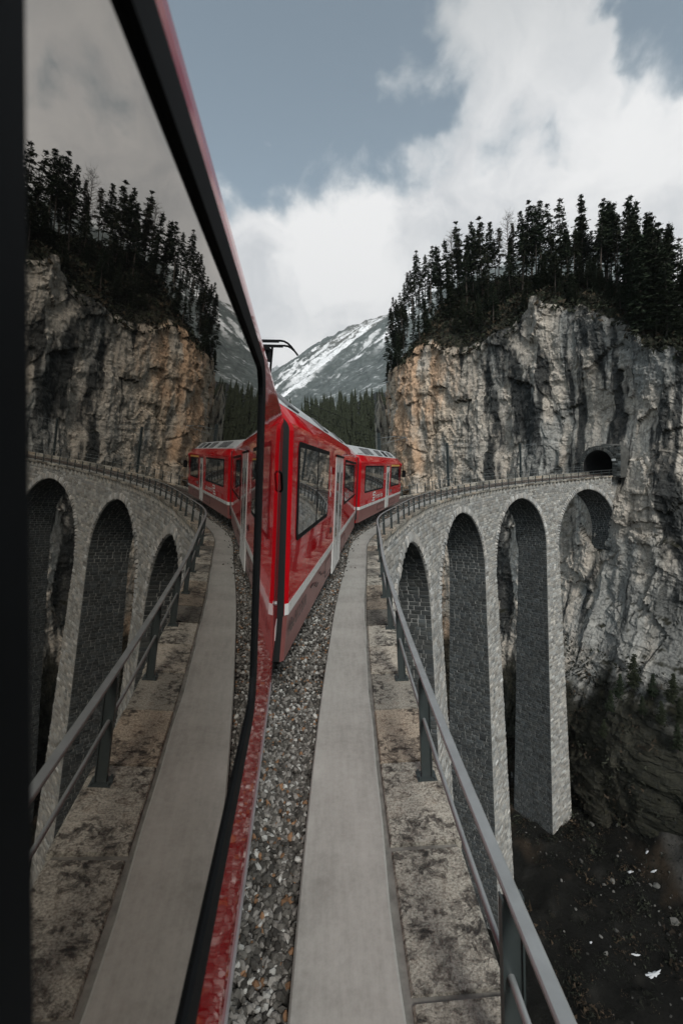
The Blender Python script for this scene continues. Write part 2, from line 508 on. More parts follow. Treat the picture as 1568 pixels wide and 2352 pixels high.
# --- backing of the walls (the mortar between the stones)
mb = MB()
zs = [-3.3, -3.8, -4.1] + list(np.linspace(-4.5, ZS, 40)) + list(np.linspace(ZS - .001, ZBASE, 20))
zs = sorted(set(zs), reverse=True)
for za, zb in zip(zs[:-1], zs[1:]):
    ia, ib = solid(za, RI), solid(zb, RI)
    if len(ia) != len(ib): ia = ib if len(ib) > len(ia) else ia
    if len(ib) != len(ia):
        ib = ia
    for (a0, a1), (b0, b1) in zip(ia, ib):
        if za < ZS and a0 > 85: continue
        k = max(1, int((a1 - a0) / 1.5))
        for o_f in (o_in, o_out):
            ta = path(np.linspace(a0, a1, k + 1), o_f(za), za); tb = path(np.linspace(b0, b1, k + 1), o_f(zb), zb)
            mb.add(list(ta) + list(tb), [(i, i + 1, k + 2 + i, k + 1 + i) for i in range(k)])
# --- barrels and pier flanks
for c in CROWNS:
    prof = []
    for z in np.linspace(ZBASE if c != CROWNS[-1] else ZS - 3.0, ZS, 12): prof.append((c + RI - spread(z), z))
    for ph in np.linspace(0, math.pi, 33)[1:-1]: prof.append((c + RI * math.cos(ph), ZS + RI * math.sin(ph)))
    for z in np.linspace(ZS, ZBASE, 12): prof.append((c - RI + spread(z), z))
    V = []
    for s, z in prof:
        V += [path(s, o_in(z), z), path(s, o_out(z), z)]
    mb.add(V, [(2 * i, 2 * i + 1, 2 * i + 3, 2 * i + 2) for i in range(len(prof) - 1)])
for s in (S1,):
    V = [path(s, o_in(z), z) for z in (-3.3, ZS)] + [path(s, o_out(z), z) for z in (-3.3, ZS)]
    mb.add(V, [(0, 1, 3, 2)])
ss = np.linspace(S0, S1, 80)
V = list(path(ss, .3, -3.3)) + list(path(ss, 4.85, -3.3))
mb.add(V, [(i, i + 1, 81 + i, 80 + i) for i in range(79)])
obj('wall', mb, M['mortar'], viaduct)

# --- rock-faced stones
stones = []     # (verts, colour, size measure)
def stone_shape(P, n, h, g=.018):
    """P: four corners on the wall, counter-clockwise from the lower left; n: outward normal"""
    P = np.asarray(P); ctr = P.mean(0)
    base = ctr + (P - ctr) * (1 - g / max(.12, np.linalg.norm(P[2] - P[0]) / 2))
    ins = ctr + (P - ctr) * rng.uniform(.74, .92, (4, 1))
    front = ins + n * (h * rng.uniform(.45, 1.0, (4, 1)))
    mid = ctr + (P[1] - P[0]) * rng.uniform(-.15, .15) + n * h * rng.uniform(.85, 1.45)
    return np.concatenate([base - n * .01, front, mid[None]])
SF = [(0, 1, 5, 4), (1, 2, 6, 5), (2, 3, 7, 6), (3, 0, 4, 7), (4, 5, 8), (5, 6, 8), (6, 7, 8), (7, 4, 8)]
def stone_col(base, var=.22):
    k = float(np.clip(rng.lognormal(0, var), .35, 2.0)); t = rng.uniform(-.035, .04)
    return (base[0] * k * (1 + t), base[1] * k, base[2] * k * (1 - t))
def put_stone(P, n, h, base, front):
    V = stone_shape(P, n, h)
    c = V.mean(0); d = np.linalg.norm(c)
    size = np.linalg.norm(np.asarray(P[2]) - np.asarray(P[0])) / d
    if not front: size *= .3
    stones.append((V, stone_col(base), size))
LIT_FRONT = (.30, .296, .28)  # paler copy for the front faces, their brighter light put into the colour
SHADED_FLANK = (.058, .062, .062)  # same masonry darkened: shade on flanks and barrels painted into the colour
z = -3.5
while z > -59.5:
    near = z > ZS
    ch = rng.uniform(.24, .36) if near else rng.uniform(.30, .42)
    zt, zb = z, z - ch; zm = (zt + zb) / 2
    for a, b in solid(zm if near else zb, RI + RING):
        if b < 14 or (zm < ZS and a > 85): continue
        a = max(a, 13.0)
        s = a + .02
        while s < b - .1:
            L = rng.uniform(.38, .95) * (1 if near else 1.1)
            e = min(b, s + L)
            if b - e < .22: e = b
            P = [path(s, o_in(zb), zb + .0), path(e, o_in(zb), zb), path(e, o_in(zt), zt), path(s, o_in(zt), zt)]
            put_stone(P, inward((s + e) / 2), rng.uniform(.05, .10), LIT_FRONT, True)
            s = e
    z = zb
# flanks of the piers that face back along the line, and the far half of each barrel
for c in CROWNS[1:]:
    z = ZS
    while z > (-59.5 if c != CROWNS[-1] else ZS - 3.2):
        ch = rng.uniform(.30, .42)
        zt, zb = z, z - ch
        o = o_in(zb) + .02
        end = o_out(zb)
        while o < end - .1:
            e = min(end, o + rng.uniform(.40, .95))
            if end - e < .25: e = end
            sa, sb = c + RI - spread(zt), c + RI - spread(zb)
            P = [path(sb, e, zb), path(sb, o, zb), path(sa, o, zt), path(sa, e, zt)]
            put_stone(P, -tangent(sa), rng.uniform(.05, .09), SHADED_FLANK, False)
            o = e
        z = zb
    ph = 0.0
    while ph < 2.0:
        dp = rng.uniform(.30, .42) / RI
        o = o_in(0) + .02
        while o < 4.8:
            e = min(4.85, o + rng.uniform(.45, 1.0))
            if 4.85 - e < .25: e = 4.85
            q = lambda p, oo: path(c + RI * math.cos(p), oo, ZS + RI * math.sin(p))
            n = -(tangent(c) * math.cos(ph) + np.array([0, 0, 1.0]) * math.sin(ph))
            put_stone([q(ph, e), q(ph, o), q(ph + dp, o), q(ph + dp, e)], n, .05, SHADED_FLANK, False)
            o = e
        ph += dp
order = sorted(range(len(stones)), key=lambda i: -stones[i][2])
single = set(order[:300])
for i in order[:300]:
    V, c, _ = stones[i]
    link('stone', make_mesh('stone', V, SF, M['stone'], [c] * 9), viaduct)
rest = [stones[i] for i in range(len(stones)) if i not in single]
V = np.concatenate([r[0] for r in rest]); C = np.repeat(np.array([r[1] for r in rest]), 9, 0)
Fs = [tuple(q + 9 * i for q in f) for i in range(len(rest)) for f in SF]
link('stonework', make_mesh('stonework', V, Fs, M['stone'], C), viaduct, 'stuff')
# --- voussoirs of the arch rings
for c in CROWNS[1:]:
    nv = 66
    for i in range(nv):
        p0, p1 = math.pi * i / nv, math.pi * (i + 1) / nv
        g = .10 / RI * .18
        ro = RI + RING + rng.uniform(-.10, .10)
        q = lambda p, r: path(c - r * math.cos(p), .30, ZS + r * math.sin(p))
        P = [q(p0 + g, RI + .0), q(p0 + g, ro), q(p1 - g, ro), q(p1 - g, RI + .0)]
        n = inward(c - RI * math.cos(p0))
        V = stone_shape([P[0], P[3], P[2], P[1]], n, rng.uniform(.13, .19), .02)
        link('voussoir', make_mesh('voussoir', V, SF, M['stone'], [stone_col((.36, .355, .34), .2)] * 9), viaduct)
# --- corbels under the coping
def oriented_box(mbx, s, o0, o1, ds, z0, z1, taper=0.0):
    A = [path(s + a, o, z) for z in (z0, z1) for a, o in ((-ds, o0 + (taper if z == z0 else 0)), (ds, o0 + (taper if z == z0 else 0)), (ds, o1), (-ds, o1))]
    mbx.add(A, [(0, 3, 2, 1), (4, 5, 6, 7), (0, 1, 5, 4), (1, 2, 6, 5), (2, 3, 7, 6), (3, 0, 4, 7)], stone_col((.44, .425, .39), .10))
s = 12.0
while s < 91:
    b = MB(); oriented_box(b, s, .03, .33, .13, -3.60, -3.157, .12)
    obj('corbel', b, M['stone'], viaduct, color=True)
    s += 1.04
# --- coping stones
def coping(s0, s1, oa, ob, zt, th, lift=0.0):
    b = MB(); k = 4; rings = []
    jz = rng.uniform(-.008, .008); jo = rng.uniform(-.012, .012)
    for s in np.linspace(s0, s1, k):
        e = .014
        rings.append([path(s, oa + jo + .012, zt - th), path(s, oa + jo, zt - th + .02), path(s, oa + jo, zt + jz - e), path(s, oa + jo + e * 1.4, zt + jz),
                      path(s, ob - e, zt + jz + rng.uniform(-.004, .004)), path(s, ob, zt + jz - e), path(s, ob, zt - th)])
    b.sweep(rings)
    return b
s = -5.21
i = 0
while s < 91:
    L = 1.03 if s < 14 else 1.25
    ln = L - rng.uniform(.03, .055)
    o = obj('coping_stone', coping(s + .008, s + ln, 0.0, .555, DZ, .21), M['granite'], viaduct)
    fix_normals(o.data)
    s += L; i += 1
s = 20.0
while s < 90:
    zt = -2.95 + outer_lift(s) + .02
    o = obj('parapet_stone', coping(s, s + 1.98, 4.75, 5.25, zt, .5), M['granite'], viaduct)
    fix_normals(o.data)
    s += 2.0
# dark joint filler under the stones and the walkway slab
b = MB(); sr = np.linspace(-6, 91, 120)
b.sweep([[path(q, .03, -3.16), path(q, .03, -2.985), path(q, .62, -2.972), path(q, .62, -3.16)] for q in sr])
o = obj('joint_filler', b, M['joint'], viaduct); fix_normals(o.data)
b = MB()
rings = []
for q in np.linspace(-6, 91, 260):
    wv = .008 * math.sin(q * 1.7) + .006 * math.sin(q * 4.1)
    rings.append([path(q, .60 + wv, -3.14), path(q, .60 + wv, DZ + .004), path(q, .615 + wv, DZ + .016), path(q, 1.225, DZ + .016), path(q, 1.24, DZ + .002), path(q, 1.24, -3.14)])
b.sweep(rings)
o = obj('walkway', b, M['concrete'], viaduct); fix_normals(o.data)

# ------------------------------------------------------------------ ballast
def bed_z(o, s):
    return -3.035 + .16 * float(sstep(np.asarray(o), 1.4, 2.3)) + max(0.0, (o - 3.0)) * .1 * (outer_lift(s))
b = MB()
sr = np.linspace(-8, 93, 110); os_ = [1.25, 1.5, 1.8, 2.2, 3.0, 3.8, 4.75]
V = [path(q, o, bed_z(o, q) - .02) for q in sr for o in os_]
n = len(os_)
b.add(V, [(i * n + j, (i + 1) * n + j, (i + 1) * n + j + 1, i * n + j + 1) for i in range(len(sr) - 1) for j in range(n - 1)])
o = obj('ballast_bed', b, M['bed'], None, 'structure'); fix_normals(o.data)
ICO_V, ICO_F = None, None
import bmesh
bm = bmesh.new(); bmesh.ops.create_icosphere(bm, subdivisions=1, radius=1.0)
ICO_V = np.array([v.co[:] for v in bm.verts]); ICO_F = [tuple(v.index for v in f.verts) for f in bm.faces]; bm.free()
def scatter_rocks(name, pts, rad, cols, mat, parent=None, flat=.7, jit=.28):
    k = len(pts); nv = len(ICO_V)
    V = np.empty((k, nv, 3))
    for i in range(k):
        q = rng.normal(size=(3, 3)); q, _ = np.linalg.qr(q)
        sc = rad[i] * np.array([1.0, rng.uniform(.65, 1.0), rng.uniform(.5, .8) * flat / .7])
        V[i] = ((ICO_V * (1 + rng.uniform(-jit, jit, (nv, 1)))) * sc) @ q.T + pts[i]
    Fs = [tuple(a + nv * i for a in f) for i in range(k) for f in ICO_F]
    return link(name, make_mesh(name, V.reshape(-1, 3), Fs, mat, np.repeat(np.asarray(cols), nv, 0)), parent, 'stuff')
pts, rad, cols = [], [], []
def gravel_col():
    u = rng.random()
    if u < .62: c = np.array((.075, .071, .064)) * rng.uniform(.4, 1.7)
    elif u < .86: c = np.array((.21, .20, .185)) * rng.uniform(.7, 1.3)
    elif u < .94: c = np.array((.40, .40, .38)) * rng.uniform(.8, 1.15)
    else: c = np.array((.20, .115, .065)) * rng.uniform(.7, 1.3)
    return c
def gravel(n, s0, s1, oa, ob, r0, r1, lift=.0):
    for _ in range(n):
        s, o = rng.uniform(s0, s1), rng.uniform(oa, ob)
        r = rng.uniform(r0, r1)
        pts.append(path(s, o, bed_z(o, s) + r * .25 + rng.uniform(-.01, .025) + lift)); rad.append(r); cols.append(gravel_col())
gravel(8200, -4.6, 8, 1.25, 2.0, .015, .037)
gravel(5200, -4.9, 0.5, 1.25, 1.9, .016, .036)
gravel(4800, 8, 24, 1.25, 2.4, .020, .043)
gravel(2400, 24, 42, 1.25, 3.0, .03, .06)
gravel(2600, 42, 88, 1.25, 4.6, .04, .07)
for _ in range(46):                       # strays on the slab
    s, o = rng.uniform(6, 24), 1.22 - abs(rng.normal(0, .09))
    pts.append(path(s, o, DZ + .035)); rad.append(rng.uniform(.018, .04)); cols.append(gravel_col() * .8)
scatter_rocks('ballast_stones', pts, rad, cols, M['gravel'])

# ------------------------------------------------------------------ track
track = thing('railway_track', 'metre gauge railway track with steel rails ahead of the train', 'railway track')
for oo in (2.5, 3.5):
    b = MB()
    rings = []
    for q in np.linspace(-8, 93, 150):
        z0 = bed_z(oo, q) + .02
        rings.append([path(q, oo - .055, z0), path(q, oo + .055, z0), path(q, oo + .03, z0 + .13), path(q, oo - .03, z0 + .13)])
    b.sweep(rings)
    o = obj('rail', b, M['rail_steel'], track); fix_normals(o.data)
s = 33.0
while s < 92:
    b = MB()
    A = [path(s + a, o, bed_z(o, s) + dz) for dz in (-.08, .035) for a, o in ((-.12, 2.05), (.12, 2.05), (.12, 3.95), (-.12, 3.95))]
    b.add(A, [(0, 3, 2, 1), (4, 5, 6, 7), (0, 1, 5, 4), (1, 2, 6, 5), (2, 3, 7, 6), (3, 0, 4, 7)])
    obj('sleeper', b, M['sleeper'], track)
    s += .66

# ------------------------------------------------------------------ railings
def railing(name, label, s0, s1, step, op, zfun, hr, plates=True):
    t = thing(name, label, 'railing')
    k = 0
    s = s0
    while s <= s1:
        if plates and k == 1: s -= .12
        p = path(s, op, zfun(s)); tv, iv = tangent(s), inward(s)
        Mx = Matrix(((tv[0], iv[0], 0, p[0]), (tv[1], iv[1], 0, p[1]), (0, 0, 1, p[2]), (0, 0, 0, 1)))
        b = MB()
        b.box((-.006, -.052, .008), (.006, .052, hr - .012))               # web
        b.box((-.022, -.052, .008), (-.0062, -.042, hr - .012)); b.box((.0062, -.052, .008), (.022, -.042, hr - .012))
        b.box((-.022, .042, .008), (-.0062, .052, hr - .012)); b.box((.0062, .042, .008), (.022, .052, hr - .012))
        po = obj('post', b, M['steel'], t); po.matrix_basis = Mx
        if plates:
            b = MB(); b.box((-.075, -.10, 0), (.075, .085, .012))
            for bx in (-.05, .05):
                b.tube([(bx, -.078, .0122), (bx, -.078, .045)], .011, 6)
                b.tube([(bx, .066, .0122), (bx, .066, .03)], .011, 6)
            obj('base_plate', b, M['steel'], po)
        k += 1
        s = s0 + step * k
    sr = np.arange(s0 - .9, s1 + .6, .45)
    for nm, zz, sec, mt in (('handrail', hr, 'flat', 'steel_worn'), ('midrail', hr * .58, 'round', 'steel_worn')):
        b = MB()
        if sec == 'flat':
            rings = []
            for q in sr:
                z0 = zfun(q) + zz
                rings.append([path(q, op + a, z0 + c) for a, c in ((-.034, -.010), (-.034, .008), (-.026, .014), (.026, .014), (.034, .008), (.034, -.010))])
            b.sweep(rings)
        else:
            b.tube([path(q, op + .01, zfun(q) + zz) for q in sr], .0185, 8)
        o = obj(nm, b, M[mt], t, smooth=(sec == 'round')); fix_normals(o.data)
    return t
railing('railing', 'grey steel railing on the inner parapet beside the concrete walkway', -1.35 - 2.09 * 2, 89.5, 2.09, .125, lambda s: DZ, 1.0)
railing('railing', 'thin grey steel railing on the outer parapet beyond the track', 27.0, 88.5, 2.08, 4.95, lambda s: -2.93 + outer_lift(s), 1.0, False)

# ------------------------------------------------------------------ masts and wires
def mast(s, top, label, lattice=False):
    base = path(s, 5.45, -3.3 + outer_lift(s))
    t = thing('catenary_mast', label, 'mast', base, 'overhead line masts on the outer side of the viaduct')
    h = top - base[2]
    b = MB()
    wv = .11
    for sx in (-1, 1): b.box((sx * wv - .025, -wv, 0), (sx * wv + .025, wv, h))
    b.box((-wv + .0252, -.012, 0), (wv - .0252, .012, h))
    po = obj('pole', b, M['steel'], t); po.rotation_euler.z = -s / R0
    b = MB()
    iv = inward(s)
    z1 = 2.45 - base[2]
    p0 = np.array([0, 0, h - .5]); p1 = iv * 2.6 + np.array([0, 0, z1 + .35]); p2 = iv * 2.6 + np.array([0, 0, z1])
    b.tube([p0, (p0 + p1) / 2 + np.array([0, 0, .12]), p1, p2], .025, 6)
    b.tube([np.array([0, 0, h - 1.1]), p1], .018, 6)
    obj('bracket', b, M['steel_worn'], t)
    return t
def s_of_column(x, o=5.45):              # where along the line a mast stands
    best = None
    for s in np.linspace(20, 90, 701):
        p = path(s, o, -2.3)
        y = p[1] * CP + p[2] * SP; zz = -p[1] * SP + p[2] * CP
        px = 784 + F * (CR * p[0] - SR * zz) / y
        if best is None or abs(px - x) < best[0]: best = (abs(px - x), s)
    return best[1]
mast_s = [s_of_column(876), s_of_column(1029), s_of_column(1195)]
for s_, tz, lb in zip(mast_s, (3.4, 3.0, 3.1), ('grey steel mast rising behind the roof of the last red car', 'dark steel mast before orange rock, midway along the viaduct', 'thin steel mast before grey rock, nearest the tunnel')):
    mast(s_, tz, lb)
for zz, nm in ((2.42, 'overhead contact wire running above the track to the tunnel'), (3.0, 'upper carrying wire strung between the steel masts')):
    b = MB()
    b.tube([path(q, 3.0, zz - (0.0 if zz < 2.9 else .25 * math.sin((q - 20) * .13) ** 2)) for q in np.linspace(12, 95, 70)], .012, 5)
    tag(obj('overhead_wire', b, M['black']), nm, 'wire')

# ------------------------------------------------------------------ the train
def car_root(name, label, az, el, P0):
    az, el = math.radians(az), math.radians(el)
    n = np.array([math.cos(az) * math.cos(el), math.sin(az) * math.cos(el), math.sin(el)])
    u = np.array([-math.sin(az), math.cos(az), 0.0]); v = np.cross(n, u)
    k = float(n @ np.asarray(P0))
    t = thing(name, label, 'train car')
    q = n * k
    t.matrix_world = Matrix(((n[0], u[0], v[0], q[0]), (n[1], u[1], v[1], q[1]), (n[2], u[2], v[2], q[2]), (0, 0, 0, 1)))
    return t
def rrect(u0, u1, v0, v1, r, n=5):
    P = []
    for (cu, cv, a0) in ((u1 - r, v1 - r, 0), (u0 + r, v1 - r, 90), (u0 + r, v0 + r, 180), (u1 - r, v0 + r, 270)):
        for i in range(n + 1):
            a = math.radians(a0 + 90 * i / n); P.append((cu + r * math.cos(a), cv + r * math.sin(a)))
    return P
def plate(mb, P, x0, x1):
    n = len(P)
    V = [(x0, a, b) for a, b in P] + [(x1, a, b) for a, b in P]
    mb.add(V, [tuple(range(n, 2 * n))] + [(i, (i + 1) % n, n + (i + 1) % n, n + i) for i in range(n)])
def ring(mb, PO, PI, x0, x1):
    n = len(PO)
    V = [(x0, *p) for p in PO] + [(x1, *p) for p in PO] + [(x1 - .004, *p) for p in PI] + [(x0, *p) for p in PI]
    Fs = []
    for i in range(n):
        j = (i + 1) % n
        Fs += [(i, j, n + j, n + i), (n + i, n + j, 2 * n + j, 2 * n + i), (2 * n + i, 2 * n + j, 3 * n + j, 3 * n + i)]
    mb.add(V, Fs)
W = 2.66
def car_body(t, u0, u1, wt_, sb, st, cab=False, ch=(.13, .10), near=False):
    """wt_ window top, sb skirt bottom, st stripe (bottom, top)"""
    side = [(-.04, sb), (-.012, st[0] - .02), (0, st[0]), (0, wt_ + .10), (-.008, wt_ + .145), (-.03, wt_ + .19)]
    band = [(-.03, wt_ + .19), (-.15, wt_ + .33), (-.30, wt_ + .49)]
    roof = [(-.30, wt_ + .49), (-.75, wt_ + .88), (-1.0, wt_ + .96), (-1.33, wt_ + .98)]
    full = lambda prof: prof + [(-W - x, z) for x, z in prof[::-1]]
    def sections(prof, inset):
        out = []
        uu = [(u0, 1), (u0 + ch[0], 0)] + [(q, 0) for q in np.linspace(u0 + ch[0], u1 - ch[0], 8)[1:-1]] + [(u1 - ch[0], 0), (u1, 1)]
        for u, e in uu:
            if e and cab and u == u1: e = 2.2
            out.append([(x - inset * ch[1] * e, u, z - (0.0 if inset else .0)) for x, z in prof])
        return out
    def strip(name, prof, mat, cap=False):
        b = MB()
        for mir in (False, True):
            p = [(-W - x, z) for x, z in prof] if mir else prof
            secs = sections(p, -1 if mir else 1)
            b.sweep(secs, closed=False, cap=False)
        o = obj(name, b, mat, t, smooth=False)
        return o
    low = [p for p in side if p[1] <= st[0]]
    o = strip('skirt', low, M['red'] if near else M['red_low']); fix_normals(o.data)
    o = strip('body', side[2:], M['red']); fix_normals(o.data)
    o = strip('eave_panel', band, M['red']); o.data.polygons.foreach_set('use_smooth', [True] * len(o.data.polygons)); fix_normals(o.data)
    b = MB()
    full_roof = roof + [(-W - x, z) for x, z in roof[::-1]][1:]
    b.sweep([[(x, u, z + .004) for x, z in full_roof] for u in (u0 + .02, (u0 + u1) / 2, u1 - (.9 if cab else .02))], closed=False, cap=False)
    o = obj('roof', b, M['grey_roof'], t)
    # ends
    for u in (u0, u1):
        b = MB()
        e = 2.2 if (cab and u == u1) else 1
        pr = side + band[1:] + roof[1:]
        loop = [(x - ch[1] * e, u, z) for x, z in pr] + [(-W - x + ch[1] * e, u, z) for x, z in pr[::-1]][1:]
        b.add(loop, [tuple(range(len(loop)))])
        obj('end_wall', b, M['red'] if cab else M['matt_black'], t)
    # white line
    b = MB()
    b.sweep([[(.004, u, st[0]), (.004, u, st[1]), (.0, u, st[1]), (.0, u, st[0])] for u in (u1 - .35 if near else u0 + ch[0] + .005, u1 - ch[0] - .005)])
    for ua, ub in () if near else ((u0 + .003, u0 + ch[0] + .002),):
        b.add([(-ch[1] + .006, ua, st[0]), (.005, ub, st[0]), (.005, ub, st[1]), (-ch[1] + .006, ua, st[1])], [(0, 1, 2, 3)])
    obj('stripe', b, M['white'], t)
    # dark underframe with bogies
    b = MB(); b.box((-W + .25, u0 + .3, sb - .12), (-.22, u1 - .3, sb + .2))
    obj('underframe', b, M['matt_black'], t)
    for ub in (u0 + 2.2, u1 - 2.2):
        b = MB()
        for du in (-.9, .9):
            for x in (-.85, -1.85):
                b.tube([(x - .06, ub + du, sb - .02), (x + .06, ub + du, sb - .02)], .34, 16)
        b.box((-2.05, ub - 1.3, sb - .05), (-.62, ub + 1.3, sb + .15))
        obj('bogie', b, M['matt_black'], t)
def window(t, u0, u1, v0, v1, cuts, r=.11, bar=.075, x=.0, split=None):
    b = MB(); plate(b, rrect(u0, u1, v0, v1, r), x - .01, x + .012)
    wnd = obj('window', b, M['black'], t); fix_normals(wnd.data)
    es = [u0 + bar] + [c for c in cuts] + [u1 - bar]
    for i in range(len(es) - 1):
        a = es[i] + (bar * .9 if i else 0); c = es[i + 1] - (bar * .9 if i < len(es) - 2 else 0)
        rows = [(v0 + bar, v1 - bar)]
        if split and i in split:
            m = v0 + (v1 - v0) * split[i]; rows = [(v0 + bar, m - .03), (m + .03, v1 - bar)]
        for (r0, r1) in rows:
            b = MB(); plate(b, rrect(a, c, r0, r1, .05, 3), x + .0122, x + .0165)
            p = obj('pane', b, M['glass'], wnd); fix_normals(p.data)
    return wnd
def door(t, u0, u1, v0, v1, leaves):
    b = MB(); b.box((-.02, u0, v0), (.010, u1, v1))
    d = obj('door', b, M['white'], t)
    n = leaves; wdt = (u1 - u0) / n
    b = MB()
    for i in range(1, n): b.box((.0102, u0 + wdt * i - .012, v0), (.0115, u0 + wdt * i + .012, v1))
    b.box((-.01, u0 - .02, v1 + .002), (.03, u1 + .02, v1 + .05))
    obj('seal', b, M['black'], d)
    for i in range(n):
        b = MB(); a = u0 + wdt * i
        plate(b, rrect(a + wdt * .30, a + wdt * .74, v0 + (v1 - v0) * .29, v1 - (v1 - v0) * .13, min(.16, wdt * .2)), .0102, .0145)
        p = obj('pane', b, M['glass'], d); fix_normals(p.data)
    return d
def lettering(name, text, t, u, v, size, mat, x=.004, sx=1.0, flip=False):
    cu = bpy.data.curves.new(name, 'FONT'); cu.body = text; cu.size = size; cu.extrude = .0008; cu.resolution_u = 3
    tmp = bpy.data.objects.new(name, cu); COL.objects.link(tmp)
    dg = bpy.context.evaluated_depsgraph_get()
    me = bpy.data.meshes.new_from_object(tmp.evaluated_get(dg))
    bpy.data.objects.remove(tmp)
    me.materials.clear(); me.materials.append(mat)
    o = link(name, me, t)
    # text runs along +u as read from the outside of the car
    o.matrix_basis = Matrix(((0, 0, 1, x), (sx, 0, 0, u), (0, 1, 0, v), (0, 0, 0, 1)))
    return o
def hatch(t, u0, u1, v0, v1, x=.002, mat='print_black', wd=.008, name='hatch_line'):
    b = MB(); P = rrect(u0, u1, v0, v1, .02, 2); Q = rrect(u0 + wd, u1 - wd, v0 + wd, v1 - wd, .015, 2)
    ring(b, P, Q, x - .01, x)
    o = obj(name, b, M[mat], t); fix_normals(o.data)

# car one: the camera is held beside its window
D1 = .195
az1, el1 = math.radians(5.0), math.radians(-5.6)
n1 = np.array([math.cos(az1) * math.cos(el1), math.sin(az1) * math.cos(el1), math.sin(el1)])
c1 = car_root('train_car', 'nearest red train car, its big black-framed window mirroring the scene', 5.0, -5.6, -D1 * n1)
car_body(c1, -9.0, 5.2, .49, -2.40, (-1.80, -1.66), ch=(.02, .004), near=True)
b = MB(); b.box((-.06, -9.0, -2.43), (-.028, 5.15, -2.402)); obj('edge_trim', b, M['steel_worn'], c1)
b = MB()
fx = .025
PO = rrect(.04, 2.03, -1.05, .452, .15, 6); PI = rrect(.289, 1.93, -.965, .405, .12, 6)
ring(b, PO, PI, -.01, fx + .014)
wf = obj('window', b, M['black'], c1); fix_normals(wf.data)
b = MB(); plate(b, rrect(.274, 1.945, -.98, .43, .11, 6), fx - .006, fx)
p = obj('pane', b, M['mirror'], wf); fix_normals(p.data)
b = MB(); b.tube([(.012, 4.3, .02), (.03, 4.34, .0), (.03, 4.62, -.16), (.012, 4.66, -.18)], .012, 6)
obj('black_bar', b, M['black'], c1)  # short bent black bar near the end of the car side
b = MB(); b.tube([(0, 4.55, -1.30), (.02, 4.55, -1.30)], .022, 10); obj('lock', b, M['steel_worn'], c1)
b = MB(); b.box((.0, 4.42, -2.3), (.003, 4.432, .3)); obj('panel_joint', b, M['print_black'], c1)
b = MB(); b.box((-W + .12, 5.205, -2.38), (-.10, 5.595, .72)); obj('gangway', b, M['matt_black'], c1)

# car two
c2 = car_root('train_car', 'red train car with silver double door and two-pane window, ahead of the mirror', -5.5, -5.4, at(652, 1300, 5.4))
car_body(c2, 5.60, 19.9, .34, -2.52, (-1.90, -1.75), ch=(.05, .045))
window(c2, 6.0, 9.42, -1.0, .33, [7.78], split={})
window(c2, 13.45, 18.9, -1.07, .26, [15.0, 16.3, 17.6])
door(c2, 10.85, 12.75, -2.55, .27, 2)
b = MB(); b.box((.001, 10.08, -1.46), (.02, 10.28, -1.34)); obj('door_button_panel', b, M['print_black'], c2)
lettering('lettering', '2', c2, 9.75, -.62, .95, M['white'], sx=.55)
lettering('lettering', 'ABe 8/12 3510', c2, 5.72, -2.20, .26, M['print_black'], x=-.004, sx=.9)
for k in range(6):
    b = MB(); uu = 7.6 + .32 * k + (k % 2) * .1; vv = -2.06 - .075 * (k % 3)
    b.box((-.012, uu, vv), (-.001, uu + rng.uniform(.12, .3), vv + .022)); obj('print_line', b, M['print_black'], c2)
hatch(c2, 9.6, 10.6, -2.36, -2.02, x=-.002)
hatch(c2, 13.1, 14.5, -2.40, -2.05, x=-.002)
for k, uu in enumerate((7.0, 11.2, 15.6)):
    b = MB()
    rz = lambda x: .34 + .49 + (-.30 - x) / .45 * .39
    b.sweep([[(-.38, q, rz(-.38)), (-.70, q, rz(-.70)), (-.68, q, rz(-.70) + .03), (-.36, q, rz(-.38) + .03)] for q in (uu, uu + .9)])
    o = obj('roof_grille', b, M['vent'], c2); fix_normals(o.data)
# pantograph on the roof of car two
pr_ = bpy.data.objects.new('pantograph', None); COL.objects.link(pr_); pr_.parent = c2
pr_.location = (-1.33, 8.7, 1.13)
b = MB(); b.box((-.5, -.9, .05), (.5, .9, .10)); b.box((-.4, -.8, -.02), (-.3, -.7, .05)); b.box((.3, .7, -.02), (.4, .8, .05)); obj('base_frame', b, M['steel'], pr_)
b = MB()
b.tube([(-.12, -.6, .1), (-.03, .75, .62)], .03, 6); b.tube([(.12, -.6, .1), (.03, .75, .62)], .03, 6)
b.tube([(-.03, .75, .62), (-.25, 0.05, 1.12)], .022, 6); b.tube([(.03, .75, .62), (.25, .05, 1.12)], .022, 6)
obj('arm', b, M['black'], pr_)
for dy in (-.17, .17):
    b = MB()
    x = np.linspace(-.72, .72, 23)
    zz = 1.16 - np.where(np.abs(x) > .46, 2.6 * (np.abs(x) - .46) ** 2, 0)
    b.tube([(float(a), dy, float(c)) for a, c in zip(x, zz)], .020, 6)
    obj('collector_horn', b, M['black'], pr_)
    b = MB(); b.box((-.42, dy - .03, 1.13), (.42, dy + .03, 1.17)); obj('carbon_strip', b, M['black'], pr_)
b = MB(); b.box((-.22, -.16, 1.0), (.22, .16, 1.07)); b.box((.12, -.05, .82), (.24, .05, 1.0)); obj('head_frame', b, M['black'], pr_)

